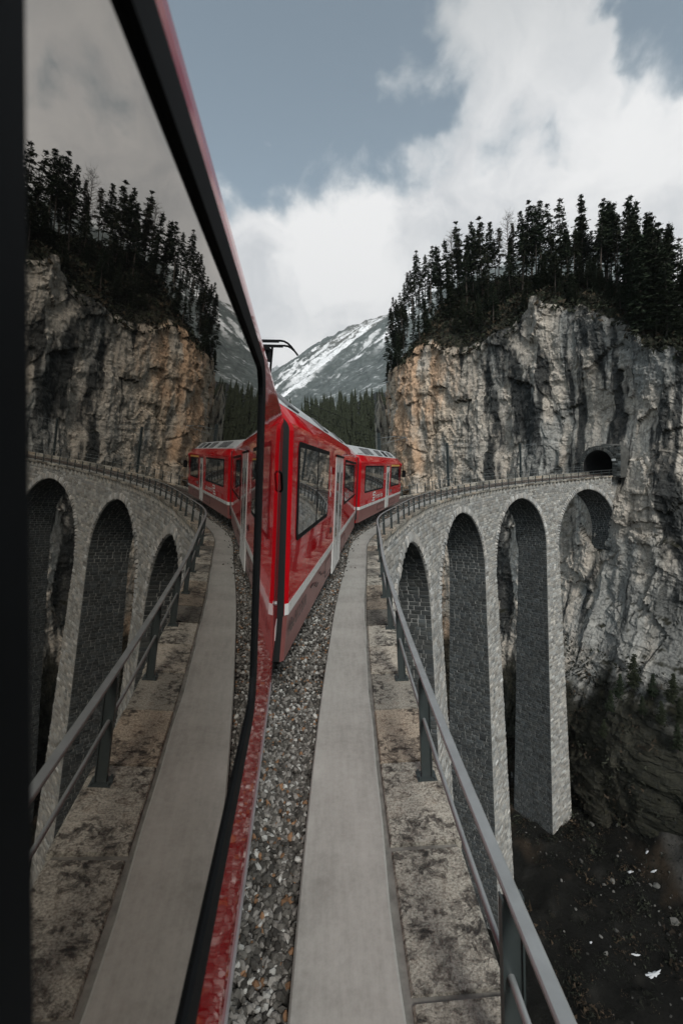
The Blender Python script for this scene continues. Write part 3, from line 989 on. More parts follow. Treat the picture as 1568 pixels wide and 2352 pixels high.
# car three
c3 = car_root('train_car', 'red driving car with white lettering and yellow strip at the head of the curve', -15.5, -5.4, at(823.5, 1129, 20.4))
car_body(c3, 20.06, 33.5, -.18, -2.78, (-2.19, -2.05), cab=True)
window(c3, 21.06, 26.05, -1.47, -.18, [22.5, 24.2])
window(c3, 28.75, 32.35, -1.50, -.25, [30.6])
b = MB(); plate(b, rrect(32.75, 33.30, -1.42, -.27, .06, 3), -.03, -.012 + .02); o = obj('cab_side_window', b, M['glass'], c3); fix_normals(o.data)
door(c3, 27.05, 28.10, -2.70, -.24, 1)
b = MB(); b.box((.002, 28.75, -.225), (.006, 32.35, -.115)); obj('yellow_strip', b, M['yellow'], c3)
lettering('lettering', 'ferrovia retica', c3, 23.95, -1.92, .40, M['white'], sx=.92)
b = MB()
def para(u0, u1, v0, v1, sk):
    b.add([(.003, u0, v0), (.003, u1, v0), (.003, u1 + sk, v1), (.003, u0 + sk, v1)], [(0, 1, 2, 3)])
para(22.95, 23.65, -2.00, -1.92, .05); para(23.10, 23.70, -1.88, -1.80, .03); para(23.62, 23.75, -1.80, -1.72, .02); para(23.12, 23.78, -1.73, -1.66, .03); para(23.14, 23.27, -1.66, -1.60, .02); para(23.16, 23.82, -1.60, -1.53, .03)
obj('logo', b, M['white'], c3)
lettering('lettering', '2', c3, 26.38, -.98, .55, M['white'], sx=.75)
lettering('lettering', '1', c3, 28.36, -.98, .55, M['white'], sx=.6)
b = MB(); b.box((.001, 28.65, -1.86), (.008, 29.3, -1.68)); obj('destination_panel', b, M['vent'], c3)
hatch(c3, 24.6, 26.7, -2.62, -2.30, x=-.0, wd=.02); hatch(c3, 28.6, 30.9, -2.62, -2.32, x=-.0, wd=.02)
hatch(c3, 20.35, 20.75, -1.75, -.32, x=.004, mat='red', wd=.03, name='corner_recess')
for k, (ua, ub, mt) in enumerate(((20.9, 22.1, 'grey_roof'), (22.5, 23.6, 'vent'), (23.9, 24.7, 'vent'), (26.2, 27.5, 'vent'), (28.5, 29.4, 'matt_black'), (30.2, 31.4, 'vent'))):
    b = MB()
    rz = lambda x: -.18 + .49 + (-.30 - x) / .45 * .39
    x0, z0, x1, z1 = -.37, rz(-.37), -.71, rz(-.71)
    b.sweep([[(x0, u, z0), (x1, u, z1), (x1 + .02, u, z1 + .03), (x0 + .02, u, z0 + .03)] for u in (ua, ub)])
    o = obj('roof_grille', b, M[mt], c3); fix_normals(o.data)
b = MB(); b.tube([(-.02, 33.35, -.10), (.03, 33.45, -.16), (.12, 33.55, -.30), (.14, 33.55, -.52)], .022, 6); mo = obj('mirror_arm', b, M['black'], c3)
b = MB(); plate(b, rrect(-.14, .14, -1.02, -.52, .07, 4), 0, .06)
V = [(.06 + p[1] + .10, 33.52 + p[0] + .06, p[2]) for p in b.V]; b.V = V
o = obj('wing_mirror', b, M['black'], mo); fix_normals(o.data)
b = MB(); plate(b, rrect(33.2, 33.52, -.17, -.03, .06, 4), -.10, .03); o = obj('tail_lamp', b, M['lamp_red'], c3); fix_normals(o.data)
b = MB(); b.box((-W + .12, 19.70, -2.6), (-.09, 20.055, .18)); obj('gangway', b, M['matt_black'], c3)

# ------------------------------------------------------------------ cliff
LINE = np.array([(26, 190), (17, 150), (15.2, 127), (18.6, 116), (27.6, 105), (36.8, 93), (41.7, 86.5), (45.9, 81.2), (48.3, 74.4), (51.8, 69.2), (57.6, 66), (72, 60), (100, 56), (150, 60)], float)
seg = np.concatenate([[0], np.cumsum(np.linalg.norm(np.diff(LINE, axis=0), axis=1))])
def col_to_t(x):                        # station on the cliff line seen in column x
    d = unit(x, 1085)
    a = np.arctan2(LINE[:, 0], LINE[:, 1]); aa = math.atan2(d[0], d[1])
    return float(np.interp(aa, a[2:], seg[2:]))
NU, NZ1, NZ2, NZ3 = 520, 300, 46, 12
tt = np.concatenate([np.linspace(0, seg[2], 50)[:-1], np.linspace(seg[2], seg[10], 420), np.linspace(seg[10], seg[-1], 52)[1:]])
NU = len(tt)
lx = np.interp(tt, seg, LINE[:, 0]); ly = np.interp(tt, seg, LINE[:, 1])
kern = np.ones(9) / 9
lx2 = np.convolve(np.pad(lx, 4, 'edge'), kern, 'valid'); ly2 = np.convolve(np.pad(ly, 4, 'edge'), kern, 'valid')
def smooth_pad(v, k):
    return np.convolve(np.pad(v, k // 2, 'edge'), np.ones(k) / k, 'valid')
def outward(k):
    ax, ay = smooth_pad(lx2, k), smooth_pad(ly2, k)
    gx_, gy_ = np.gradient(ax), np.gradient(ay); ln_ = np.hypot(gx_, gy_)
    return gy_ / ln_, -gx_ / ln_
nx, ny = outward(15)                   # outward, towards the viaduct
bx_, by_ = outward(151)                # a calmer direction for setting the ground back above the rim
RIM = [(918, 850), (935, 842), (1000, 792), (1060, 812), (1120, 803), (1170, 772), (1235, 705), (1290, 712), (1330, 708), (1400, 740), (1480, 790), (1568, 832), (1700, 880)]
CREST = [(918, 770), (940, 715), (960, 690), (1000, 674), (1060, 662), (1100, 656), (1250, 660), (1330, 678), (1400, 690), (1480, 700), (1568, 700), (1700, 705)]
def zprof(table, back):
    T, Z = [], []
    for x, y in table:
        t = col_to_t(x); Yd = np.interp(t, seg, LINE[:, 1]) + back
        T.append(t); Z.append(at(x, y, Yd)[2])
    return np.interp(tt, T, Z)
rim = zprof(RIM, 1.0) + 1.2 * fbm(tt * .25, 0 * tt, 0 * tt + 3, 4, 5)
crest = np.maximum(zprof(CREST, 13.0), rim + 3)
ZB = -66.0
rows = []
for k in range(NZ1):
    f = k / (NZ1 - 1); rows.append(ZB + (rim - ZB) * f)
Zg = np.array(rows); Tg = np.broadcast_to(tt, Zg.shape)
Xg0 = np.broadcast_to(lx2, Zg.shape); Yg0 = np.broadcast_to(ly2, Zg.shape)
# relief
big = 2.8 * fbm(Tg * .055, Zg * .035, 0 * Tg, 4, 11)
but = 1.9 * fbm(Tg * .16, Zg * .03, 0 * Tg + 2, 3, 13, ridged=True)
wd, wc = worley(Tg * .20, Zg * .13, 0 * Tg + .5 + .4 * fbm(Tg * .2, Zg * .2, 0 * Tg, 2, 3), 21)
blk = 1.5 * (wc - .5) - .6 * wd
wd2, wc2 = worley(Tg * .55 + .5 * fbm(Tg * .5, Zg * .5, 0 * Tg, 2, 31), Zg * .36, 0 * Tg + .5, 23)
blk2 = .85 * (wc2 - .5) - .30 * wd2
wd3, wc3 = worley(Tg * 1.2 + .6 * fbm(Tg * .8, Zg * .8, 0 * Tg, 2, 33), Zg * .85, 0 * Tg + .5, 27)
fine = .75 * fbm(Tg * .8, Zg * .65, 0 * Tg + 7, 6, 17, .62) + .38 * (wc3 - .5) - .16 * wd3
bed = fbm(Tg * .10, Zg * .75 + .10 * Tg, 0 * Tg + 6, 4, 19, .6, ridged=True)
disp = big + .7 * but + .9 * blk + .65 * blk2 + .62 * fine + .26 * bed
tx_ = lambda x: col_to_t(x)
right = sstep(Tg, tx_(1240), tx_(1330))
kick = right * 13.0 * sstep(-Zg, 16, 52) + (1 - right) * 3 * sstep(-Zg, 25, 60)
bulge = -2.2 * sstep(Zg, -4, 12) * right
AXO = path(89.3, 2.75, 0.0); AXT = tangent(89.3)
relx, rely = Xg0 - AXO[0], Yg0 - AXO[1]
lat = relx * AXT[1] - rely * AXT[0]              # sideways from the axis of the tunnel
recess = np.exp(-(lat / 5.5) ** 4 - ((Zg + .3) / 5.5) ** 4)
disp = disp * (1 - .85 * recess) - .5 * recess + kick + bulge
lower_damp = sstep(Zg, -70, -40)
Xg = Xg0 + nx * disp; Yg = Yg0 + ny * disp
lat2 = (Xg - AXO[0]) * AXT[1] - (Yg - AXO[1]) * AXT[0]
pit = ((np.abs(lat2) < 3.15) & (Zg > -4.2) & (Zg < 1.95) & (np.abs(Zg + 1.15) * (Zg > -1.15) < np.sqrt(np.clip(3.15 ** 2 - lat2 ** 2, 0, None)) + .0001)) & (np.hypot(relx, rely) < 12)
Xg = Xg + AXT[0] * 18 * pit; Yg = Yg + AXT[1] * 18 * pit
# slope above the rim, crest, and the back
back_rows = []
for k in range(1, NZ2 + 1):
    f = k / NZ2
    back_rows.append((f * 15.0, rim + (crest - rim) * (f ** .8)))
for k in range(1, NZ3 + 1):
    f = k / NZ3
    back_rows.append((15.0 + 40 * f, crest - 26 * f * f))
top_disp = disp[-1]
XX, YY, ZZ = [Xg], [Yg], [Zg]
for bk, zz in back_rows:
    fade = math.exp(-bk / 5.0)
    j = .9 * fbm(tt * .35, 0 * tt + bk * .4, 0 * tt, 4, 41)
    XX.append((lx2 + nx * top_disp * fade - bx_ * bk)[None]); YY.append((ly2 + ny * top_disp * fade - by_ * bk)[None]); ZZ.append((zz + j)[None])
XX, YY, ZZ = np.concatenate(XX), np.concatenate(YY), np.concatenate(ZZ)
NV = XX.shape[0]
TT = np.broadcast_to(tt, XX.shape)
# colour of the rock itself
P3 = np.stack([XX, YY, ZZ], -1)
du = np.gradient(P3, axis=1); dv = np.gradient(P3, axis=0)
N3 = np.cross(du, dv); N3 /= (np.linalg.norm(N3, axis=-1, keepdims=True) + 1e-9)
up = np.abs(N3[..., 2])
nA = fbm(TT * .12, ZZ * .05, 0 * TT + 9, 5, 51)
nB = fbm(TT * .5, ZZ * .12, 0 * TT + 4, 5, 57, .6)
streak = fbm(TT * .42 + .25 * fbm(TT * .3, ZZ * .1, 0 * TT, 3, 91), ZZ * .035, 0 * TT + 1, 5, 61, .62)
grain = fbm(TT * 1.7, ZZ * 1.2, 0 * TT + 2, 4, 71, .65)
base = np.array((.52, .475, .42)); pale = np.array((.74, .71, .66)); grey = np.array((.33, .335, .325)); orange = np.array((.60, .39, .25)); darkc = np.array((.028, .032, .034)); veg = np.array((.022, .022, .014)); buff = np.array((.62, .51, .40))
def lerp(a, b, f): return a + (b - a) * f[..., None]
Cc = np.broadcast_to(base, P3.shape).copy()
Cc = lerp(Cc, pale, sstep(nA + .5 * nB, .05, .5))
Cc = lerp(Cc, grey, sstep(-nA + .5 * nB, .0, .45) * .9)
leftz = 1 - sstep(TT, tx_(1000), tx_(1150))
Cc = lerp(Cc, buff, leftz * .85 * sstep(nB, -.5, .2))
Cc = lerp(Cc, orange, leftz * sstep(nA + .6 * nB, -.05, .4) * .8)
midz = sstep(TT, tx_(1020), tx_(1180)) * (1 - sstep(TT, tx_(1560), tx_(1700)))
st_amt = sstep(streak + .25 * nB, .17 - .12 * midz + .40 * leftz, .30 - .08 * midz + .40 * leftz)
st_amt = st_amt * sstep(nB + .5 * grain + .3 * nA, -.52, .0)
st_amt = st_amt * (1 - .65 * sstep(-ZZ, 18, 32) * sstep(TT, tx_(1420), tx_(1500)))
Cc = lerp(Cc, darkc, np.clip(st_amt, 0, 1) * .93)
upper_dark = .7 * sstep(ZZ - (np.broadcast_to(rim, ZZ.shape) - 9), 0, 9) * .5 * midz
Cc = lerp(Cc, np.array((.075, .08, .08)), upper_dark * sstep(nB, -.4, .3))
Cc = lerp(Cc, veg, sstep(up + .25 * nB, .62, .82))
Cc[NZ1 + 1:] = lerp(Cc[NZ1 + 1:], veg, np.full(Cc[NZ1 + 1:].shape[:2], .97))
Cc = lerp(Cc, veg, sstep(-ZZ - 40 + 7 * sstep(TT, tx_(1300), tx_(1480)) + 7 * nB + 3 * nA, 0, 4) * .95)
Cc *= .84 * (1 + .5 * grain)[..., None]
Cc = np.clip(Cc, .012, .8)
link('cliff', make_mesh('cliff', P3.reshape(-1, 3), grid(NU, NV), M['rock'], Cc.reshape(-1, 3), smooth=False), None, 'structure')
def cliff_point(t, k):                   # a point of the surface, row k counted from the rim
    i = int(np.clip(np.searchsorted(tt, t), 0, NU - 1)); return P3[np.clip(NZ1 - 1 + k, 0, NV - 1), i]

# rock pinnacle left of the gully
def pinnacle():
    nu, nv = 64, 110
    a = np.linspace(0, 2 * math.pi, nu + 1)[:-1]; h = np.linspace(0, 1, nv)
    A, Hh = np.meshgrid(a, h)
    c0 = at(874, 1040, 150)
    z0, z1 = -40.0, at(874, 905, 150)[2]
    Z = z0 + (z1 - z0) * Hh
    r = 3.6 - .9 * Hh - 2.4 * sstep(Hh, .9, 1.0) + 1.0 * fbm(np.cos(A) * 1.5, np.sin(A) * 1.5, Z * .12, 5, 81) + .5 * fbm(np.cos(A) * 4, np.sin(A) * 4, Z * .5, 4, 83)
    X = c0[0] + r * np.cos(A) * .72 + .8 * np.sin(Z * .11); Y = c0[1] + r * np.sin(A)
    V = np.stack([X, Y, Z], -1).reshape(-1, 3)
    Fs = [(i * nu + j, i * nu + (j + 1) % nu, (i + 1) * nu + (j + 1) % nu, (i + 1) * nu + j) for i in range(nv - 1) for j in range(nu)] + [tuple(range((nv - 1) * nu, nv * nu))]
    g = fbm(np.cos(A) * 3, np.sin(A) * 3, Z * .3, 5, 85)
    C = lerp(np.broadcast_to(np.array((.36, .33, .28)), (*A.shape, 3)), np.array((.05, .05, .05)), sstep(g, .05, .4)).reshape(-1, 3)
    return tag(link('rock_pinnacle', make_mesh('rock_pinnacle', V, Fs, M['rock'], C)), 'pale narrow rock pinnacle standing before the dark forest', 'rock')
pinnacle()

# ------------------------------------------------------------------ tunnel portal
SPT = 89.3
portal = thing('tunnel_portal', 'dark arched stone tunnel mouth in the cliff at the viaduct end', 'tunnel')
OC, HW, ZSP = 2.75, 2.65, -1.15
tv = tangent(SPT)
def pp(o, z, d=0.0): return path(SPT, o, z) + tv * d
b = MB()
arc = [(OC - HW * math.cos(p), ZSP + HW * math.sin(p)) for p in np.linspace(0, math.pi, 25)]
inner = [(OC - HW, -3.3)] + arc + [(OC + HW, -3.3)]
outer = [(OC - HW - 1.5, -3.3)]
for o, z in arc:
    f = (o - OC) / HW
    outer.append((OC + (HW + .75) * f, z + .75) if f > -.2 else (OC + (HW + 1.5) * f, z + .95 + .5 * abs(f)))
outer.append((OC + HW + .75, -3.3))
V = [pp(*p) for p in inner] + [pp(*p) for p in outer]
n = len(inner)
b.add(V, [(i, i + 1, n + i + 1, n + i) for i in range(n - 1)])
V = [pp(o, z, d) for d in (0, 9) for o, z in outer]; m_ = len(outer)
b.add(V, [(i, i + 1, m_ + i + 1, m_ + i) for i in range(m_ - 1)])
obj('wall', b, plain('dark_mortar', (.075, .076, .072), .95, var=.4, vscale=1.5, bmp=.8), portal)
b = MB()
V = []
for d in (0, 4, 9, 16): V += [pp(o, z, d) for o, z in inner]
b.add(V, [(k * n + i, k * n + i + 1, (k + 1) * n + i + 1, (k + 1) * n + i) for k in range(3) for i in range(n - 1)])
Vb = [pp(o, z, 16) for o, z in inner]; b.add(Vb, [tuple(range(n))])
obj('lining', b, M['matt_black'], portal)  # flat black surface: the darkness of the bore is put into the colour
for i in range(24):
    p0, p1 = math.pi * i / 24 + .01, math.pi * (i + 1) / 24 - .01
    q = lambda p, r: pp(OC - r * math.cos(p), ZSP + r * math.sin(p))
    V = stone_shape([q(p0, HW), q(p1, HW), q(p1, HW + .55), q(p0, HW + .55)], -tv, .10, .01)
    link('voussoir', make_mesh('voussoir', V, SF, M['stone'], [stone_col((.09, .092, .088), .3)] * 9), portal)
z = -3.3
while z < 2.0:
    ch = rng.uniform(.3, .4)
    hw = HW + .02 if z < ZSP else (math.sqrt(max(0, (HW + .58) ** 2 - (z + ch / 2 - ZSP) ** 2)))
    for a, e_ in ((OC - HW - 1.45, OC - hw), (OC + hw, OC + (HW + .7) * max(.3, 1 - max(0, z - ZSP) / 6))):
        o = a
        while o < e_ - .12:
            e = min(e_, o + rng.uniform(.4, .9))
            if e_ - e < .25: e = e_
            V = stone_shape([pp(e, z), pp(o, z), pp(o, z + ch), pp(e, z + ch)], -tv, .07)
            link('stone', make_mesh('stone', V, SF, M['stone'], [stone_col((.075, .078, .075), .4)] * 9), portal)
            o = e
    z += ch
nseg = len(outer)
for i in range(nseg // 2, nseg - 1):      # masonry returning into the rock on the right-hand side
    (o0, z0), (o1, z1) = outer[i], outer[i + 1]
    L = math.hypot(o1 - o0, z1 - z0); m = max(1, round(L / .36))
    for q in range(m):
        fa, fb = q / m, (q + 1) / m; d = .05
        a_, b_ = (o0 + (o1 - o0) * fa, z0 + (z1 - z0) * fa), (o0 + (o1 - o0) * fb, z0 + (z1 - z0) * fb)
        while d < 5.0:
            e = d + rng.uniform(.45, .9)
            Pq = [pp(*a_, d), pp(*a_, e), pp(*b_, e), pp(*b_, d)]
            nn = np.cross(Pq[1] - Pq[0], Pq[3] - Pq[0]); nn /= np.linalg.norm(nn)
            if nn @ (Pq[0] - pp(OC, ZSP - .5)) < 0: nn = -nn
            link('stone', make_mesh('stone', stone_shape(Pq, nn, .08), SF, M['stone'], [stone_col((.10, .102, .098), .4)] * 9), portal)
            d = e
b = MB()
A = [pp(o, z, d) for d in (-.20, -.14) for o, z in ((.08, -.45), (-.55, -.45), (-.55, -.12), (.08, -.12))]
b.add(A, [(0, 1, 2, 3), (4, 7, 6, 5), (0, 4, 5, 1), (1, 5, 6, 2), (2, 6, 7, 3), (3, 7, 4, 0)])
tag(obj('sign', b, M['white']), 'small white plate fixed beside the tunnel mouth', 'sign')

# ------------------------------------------------------------------ gorge floor
gx = np.linspace(-60, 130, 230); gy = np.linspace(-40, 190, 260)
GX, GY = np.meshgrid(gx, gy)
def line_dist(x, y):
    best = np.full(np.shape(x), 1e9)
    for a, c in zip(LINE[:-1], LINE[1:]):
        d = c - a; L = d @ d
        t = np.clip(((x - a[0]) * d[0] + (y - a[1]) * d[1]) / L, 0, 1)
        best = np.minimum(best, np.hypot(x - a[0] - t * d[0], y - a[1] - t * d[1]))
    return best
def floor_z(x, y):
    d = line_dist(x, y)
    zz = -57.5 + 17 * (1 - sstep(d, 0, 32)) * sstep(x, 36, 52)
    zz = zz - 5 * sstep(-np.asarray(x, float), -14, 30)
    return zz + 1.6 * fbm(np.asarray(x) * .06, np.asarray(y) * .06, 0 * np.asarray(x), 4, 101) + .8 * fbm(np.asarray(x) * .35, np.asarray(y) * .5, 0 * np.asarray(x), 3, 103)
GZ = floor_z(GX, GY)
v1 = fbm(GX * .09, GY * .09, 0 * GX, 5, 111); v2 = fbm(GX * .45, GY * .45, 0 * GX, 4, 113, .6)
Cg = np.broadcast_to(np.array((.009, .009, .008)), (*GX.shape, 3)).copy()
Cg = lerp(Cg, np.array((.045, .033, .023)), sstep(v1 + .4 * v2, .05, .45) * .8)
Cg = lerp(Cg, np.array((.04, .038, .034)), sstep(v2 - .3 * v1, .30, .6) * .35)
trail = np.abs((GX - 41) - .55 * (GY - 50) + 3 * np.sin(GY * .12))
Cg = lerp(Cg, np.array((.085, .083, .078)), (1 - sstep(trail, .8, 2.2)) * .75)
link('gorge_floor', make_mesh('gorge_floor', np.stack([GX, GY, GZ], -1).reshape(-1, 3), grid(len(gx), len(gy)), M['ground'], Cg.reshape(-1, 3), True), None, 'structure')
b = MB(); S = 6200.0
b.add([(-S, -S, -72), (S, -S, -72), (S, S, -72), (-S, S, -72)], [(0, 1, 2, 3)], (.03, .034, .026))
obj('valley_floor', b, M['ground'], None, 'structure', color=True)
# low scrub: clumps of small dark leaves and twigs
V, Fs, C = [], [], []
def clump(p, sz, c, n):
    for _ in range(n):
        q = np.asarray(p) + rng.normal(0, sz, 3) * (1, 1, .55) + (0, 0, sz * .5); n0 = len(V); h = sz * rng.uniform(.15, .34)
        V.extend(tuple(q + rng.normal(0, h, 3)) for _ in range(3)); Fs.append((n0, n0 + 1, n0 + 2)); C.extend([c * rng.uniform(.6, 1.3)] * 3)
k = 9500
qx = rng.uniform(20, 78, k); qy = rng.uniform(14, 92, k)
keep = fbm(qx * .12, qy * .12, 0 * qx, 3, 121) + rng.normal(0, .25, k) > -.12
qx, qy = qx[keep], qy[keep]; qz = floor_z(qx, qy)
for x, y, z in zip(qx, qy, qz):
    sz = float(np.clip(rng.lognormal(-1.45, .55), .07, .9)); br = rng.random() < .35
    clump((x, y, z), sz, np.array((.062, .044, .028)) * rng.uniform(.3, 1.2) if br else np.array((.024, .027, .018)) * rng.uniform(.4, 1.3), 16 if sz < .4 else 34)
low_i0, low_i1 = np.searchsorted(tt, tx_(1270)), np.searchsorted(tt, tx_(1680))
for _ in range(1500):
    i = int(rng.integers(low_i0, low_i1)); kk = int(rng.integers(20, NZ1)); p = P3[kk, i]
    if p[2] > -31 + 4 * float(nA[kk, i]): continue
    sz = float(np.clip(rng.lognormal(-.9, .45), .15, 1.1))
    clump(p, sz, np.array((.022, .024, .016)) * rng.uniform(.4, 1.4) if rng.random() < .75 else np.array((.05, .038, .026)), 26)
link('undergrowth', make_mesh('undergrowth', V, Fs, M['gravel'], C), None, 'stuff')
pts, rad, cols = [], [], []
for _ in range(1500):
    y = rng.uniform(22, 88); x = 41 + .55 * (y - 50) - 3 * math.sin(y * .12) + rng.normal(0, 5) if rng.random() < .6 else rng.uniform(24, 74)
    r = float(np.clip(rng.lognormal(-2.0, .6), .05, .7))
    pts.append(np.array([x, y, float(floor_z(x, y)) + r * .2])); rad.append(r); cols.append(np.array((.12, .118, .11)) * rng.uniform(.35, 1.2))
scatter_rocks('rubble', pts, rad, cols, M['gravel'])
# patches of old snow
def snow_patch(x, y, rx, ry, label):
    rx *= .7; ry *= .7
    d = ray(x, y); t = -54.0 / d[2]
    for _ in range(6): t = float(floor_z(*(d[:2] * t))) / d[2]
    p = d * t
    k = 26; V = [(p[0], p[1], float(floor_z(p[0], p[1])) + .22)]
    for ringf, dz in ((.6, .16), (1.0, .02)):
        for i in range(k):
            a = 2 * math.pi * i / k
            rr = ringf * float(np.clip(1 + 1.5 * fbm(np.array(math.cos(a) * 1.3 + x), np.array(math.sin(a) * 1.3 + y), np.array(0.5), 4, 7, .7), .25, 2.2))
            q = (p[0] + rx * rr * math.cos(a), p[1] + ry * rr * math.sin(a))
            V.append((*q, float(floor_z(*q)) + dz))
    Fs = [(0, 1 + i, 1 + (i + 1) % k) for i in range(k)] + [(1 + i, 1 + k + i, 1 + k + (i + 1) % k, 1 + (i + 1) % k) for i in range(k)]
    tag(link('snow_patch', make_mesh('snow_patch', V, Fs, M['snow'], None, True)), label, 'snow patch', 'old snow patches on the gorge floor')
snow_patch(1446, 1735, 1.1, .75, 'curved snow patch right of the farthest pier, uppermost on the slope')
snow_patch(1500, 2241, 1.1, .45, 'largest snow patch, low on the dark gorge floor')
snow_patch(1460, 2196, .55, .25, 'narrow snow streak just above the largest low patch')
snow_patch(1356, 2166, .28, .2, 'tiny snow spot left of the narrow streak')
snow_patch(1446, 2003, .55, .3, 'bent snow patch halfway down the gorge slope')
snow_patch(1500, 2002, .4, .16, 'thin snow fleck right of the bent patch')
snow_patch(1484, 1941, .28, .22, 'round snow spot above the bent patch')
snow_patch(1518, 1781, .2, .2, 'small snow dot below and right of the curved patch')
snow_patch(1556, 1748, .6, .2, 'snow fleck at the right, level with the curved patch')

# ------------------------------------------------------------------ conifers
def conifer(seed, bare=.35, width=.16, dens=1.0, droop=.25):
    r = np.random.default_rng(seed)
    H = 1.0
    tr = MB()
    bend = r.normal(0, .012, 2)
    zz = np.linspace(0, 1, 7)
    tr.tube([(bend[0] * z * z, bend[1] * z * z, z * H - (.08 if z == 0 else 0)) for z in zz], [.011 * (1 - .88 * z) for z in zz], 6)
    V, Fs = [], []
    z = bare * .55
    while z < .985:
        f = max(0.0, (z - bare * .55) / (1 - bare * .55))
        prof = width * (min(1, .45 + f * 2.0)) * (1 - f) ** .95 + .008
        thin = .45 if z < bare else 1.0
        nb = int(r.integers(3, 6) * (1 if z > bare else .6)) + 1
        for _ in range(nb):
            if r.random() > dens * thin * .95: continue
            a = r.uniform(0, 2 * math.pi); L = prof * r.uniform(.45, 1.25)
            d = np.array([math.cos(a), math.sin(a), 0])
            nc = 2 + int(L / .022)
            for j in range(nc):
                g = .18 + .82 * (j + .5) / nc
                c = np.array([bend[0] * z * z, bend[1] * z * z, z]) + d * L * g + np.array([0, 0, -droop * L * g * g + .06 * L * g])
                sz = .0122 * (.92 + .1 * g) * r.uniform(.7, 1.4)
                for _ in range(4):
                    n0 = len(V)
                    q = r.normal(0, 1, (3, 3)) * np.array([1, 1, .55]) * sz + r.normal(0, .009, 3) * np.array([1, 1, .6])
                    q[0] += d * sz * 1.2
                    V += [tuple(c + q[0]), tuple(c + q[1]), tuple(c + q[2])]
                    Fs.append((n0, n0 + 1, n0 + 2))
            if r.random() < .5: tr.tube([(bend[0] * z * z, bend[1] * z * z, z), tuple(np.array([0, 0, z]) + d * L * .8 + np.array([0, 0, -droop * L * .5]))], [.0025, .001], 3, cap=False)
        z += r.uniform(.014, .026)
    return make_mesh('trunk', tr.V, tr.F, M['bark']), make_mesh('crown', V, Fs, M['needles'])
PROTO = [conifer(1, .42, .155, .62), conifer(2, .52, .135, .58), conifer(3, .32, .165, .62), conifer(4, .60, .145, .55), conifer(5, .22, .17, .75, .35), conifer(6, .47, .155, .58), conifer(7, .05, .16, .95, .35), conifer(8, .12, .17, .9, .4)]
def tree(p, h, kind, label, group, wide=1.0, lean=0.0):
    t = thing('pine_tree', label, 'pine tree', p, group)
    t.scale = (h * wide, h * wide, h); t.rotation_euler = (rng.normal(0, .03) + lean, rng.normal(0, .03), rng.uniform(0, 6.28))
    tk, cr = PROTO[kind]
    link('trunk', tk, t); link('crown', cr, t)
    return t
ZONES = ((1010, 'over the orange rock'), (1180, 'over the streaked dark rock'), (1330, 'over the pale rock knob'), (1450, 'over the tunnel mouth'), (9999, 'at the wood\'s right end'))
def zone(x): return next(nm for lim, nm in ZONES if x < lim)
def base_at(t, bk):
    i = int(np.clip(np.searchsorted(tt, t), 1, NU - 2))
    k = int(np.clip(bk / 15.0 * NZ2, 0, NZ2 + NZ3 - 1)) if bk <= 15 else NZ2 + int((bk - 15) / 40 * NZ3)
    return P3[min(NZ1 - 1 + k, NV - 1), i] - np.array([0, 0, .15])
SKY = [(933, 655, 'slim conifer leaning out at the left end of the cliff top'), (970, 590, 'bushy conifer third in from the left end of the cliff-top wood'), (1000, 560, ''), (1022, 548, ''), (1052, 507, 'pointed conifer, first tall one from the left of the cliff-top skyline'), (1083, 508, ''), (1111, 497, 'tall slender conifer left of the gap in the cliff-top skyline'), (1142, 548, ''), (1182, 510, ''),
       (1206, 482, 'tall conifer just left of the highest treetop'), (1236, 472, 'highest treetop of the cliff-top skyline'), (1262, 540, ''), (1305, 512, 'broad-topped pine right of the highest treetop'), (1322, 530, ''), (1348, 548, ''), (1376, 520, ''), (1400, 555, ''), (1460, 560, 'low conifer right of the bare larch'), (1500, 533, 'conifer at the right of the wood, left of the tallest one there'), (1530, 508, 'tallest conifer at the right end of the wood'), (1556, 550, ''), (1590, 520, '')]
for x, y, lb in SKY:
    t = col_to_t(x); bk = rng.uniform(11, 17)
    p = base_at(t, bk)
    # slide along the ridge until it stands under its treetop
    for _ in range(4):
        yy = p[1] * CP + p[2] * SP; zz = -p[1] * SP + p[2] * CP
        px = 784 + F * (CR * p[0] - SR * zz) / yy
        t += (x - 4 - px) * .09; p = base_at(t, bk)
    top = at(x, y, p[1])[2]
    tree(p, float(np.clip(top - p[2], 9, 27)), int(rng.choice([0, 1, 2, 3, 5])), lb or 'dark conifer of the cliff-top row ' + zone(x), 'cliff-top conifers ' + zone(x))
for _ in range(84):
    x = rng.uniform(940, 1620); t = col_to_t(x); bk = rng.uniform(8, 22)
    p = base_at(t, bk)
    tree(p, rng.uniform(10, 17) * (1.0 if x > 1000 else .85), int(rng.choice([0, 1, 2, 3, 5])), 'dark conifer of the cliff-top row ' + zone(x), 'cliff-top conifers ' + zone(x))
for _ in range(130):
    x = rng.uniform(930, 1620); t = col_to_t(x); bk = rng.uniform(1.5, 12)
    p = base_at(t, bk)
    tree(p, rng.uniform(4, 10) * (1 - .035 * bk), int(rng.choice([2, 4, 6, 7, 5])), 'small dark conifer on the slope ' + zone(x), 'small slope conifers ' + zone(x), wide=rng.uniform(1, 1.4))
for _ in range(34):                       # the thick wood at the right
    x = rng.uniform(1390, 1640); t = col_to_t(x); bk = rng.uniform(1, 16)
    tree(base_at(t, bk), rng.uniform(9, 15), int(rng.choice([2, 4, 6, 0])), 'full dark conifer in the thick wood at the cliff top\'s right', 'conifers of the thick wood at the right', wide=1.15)
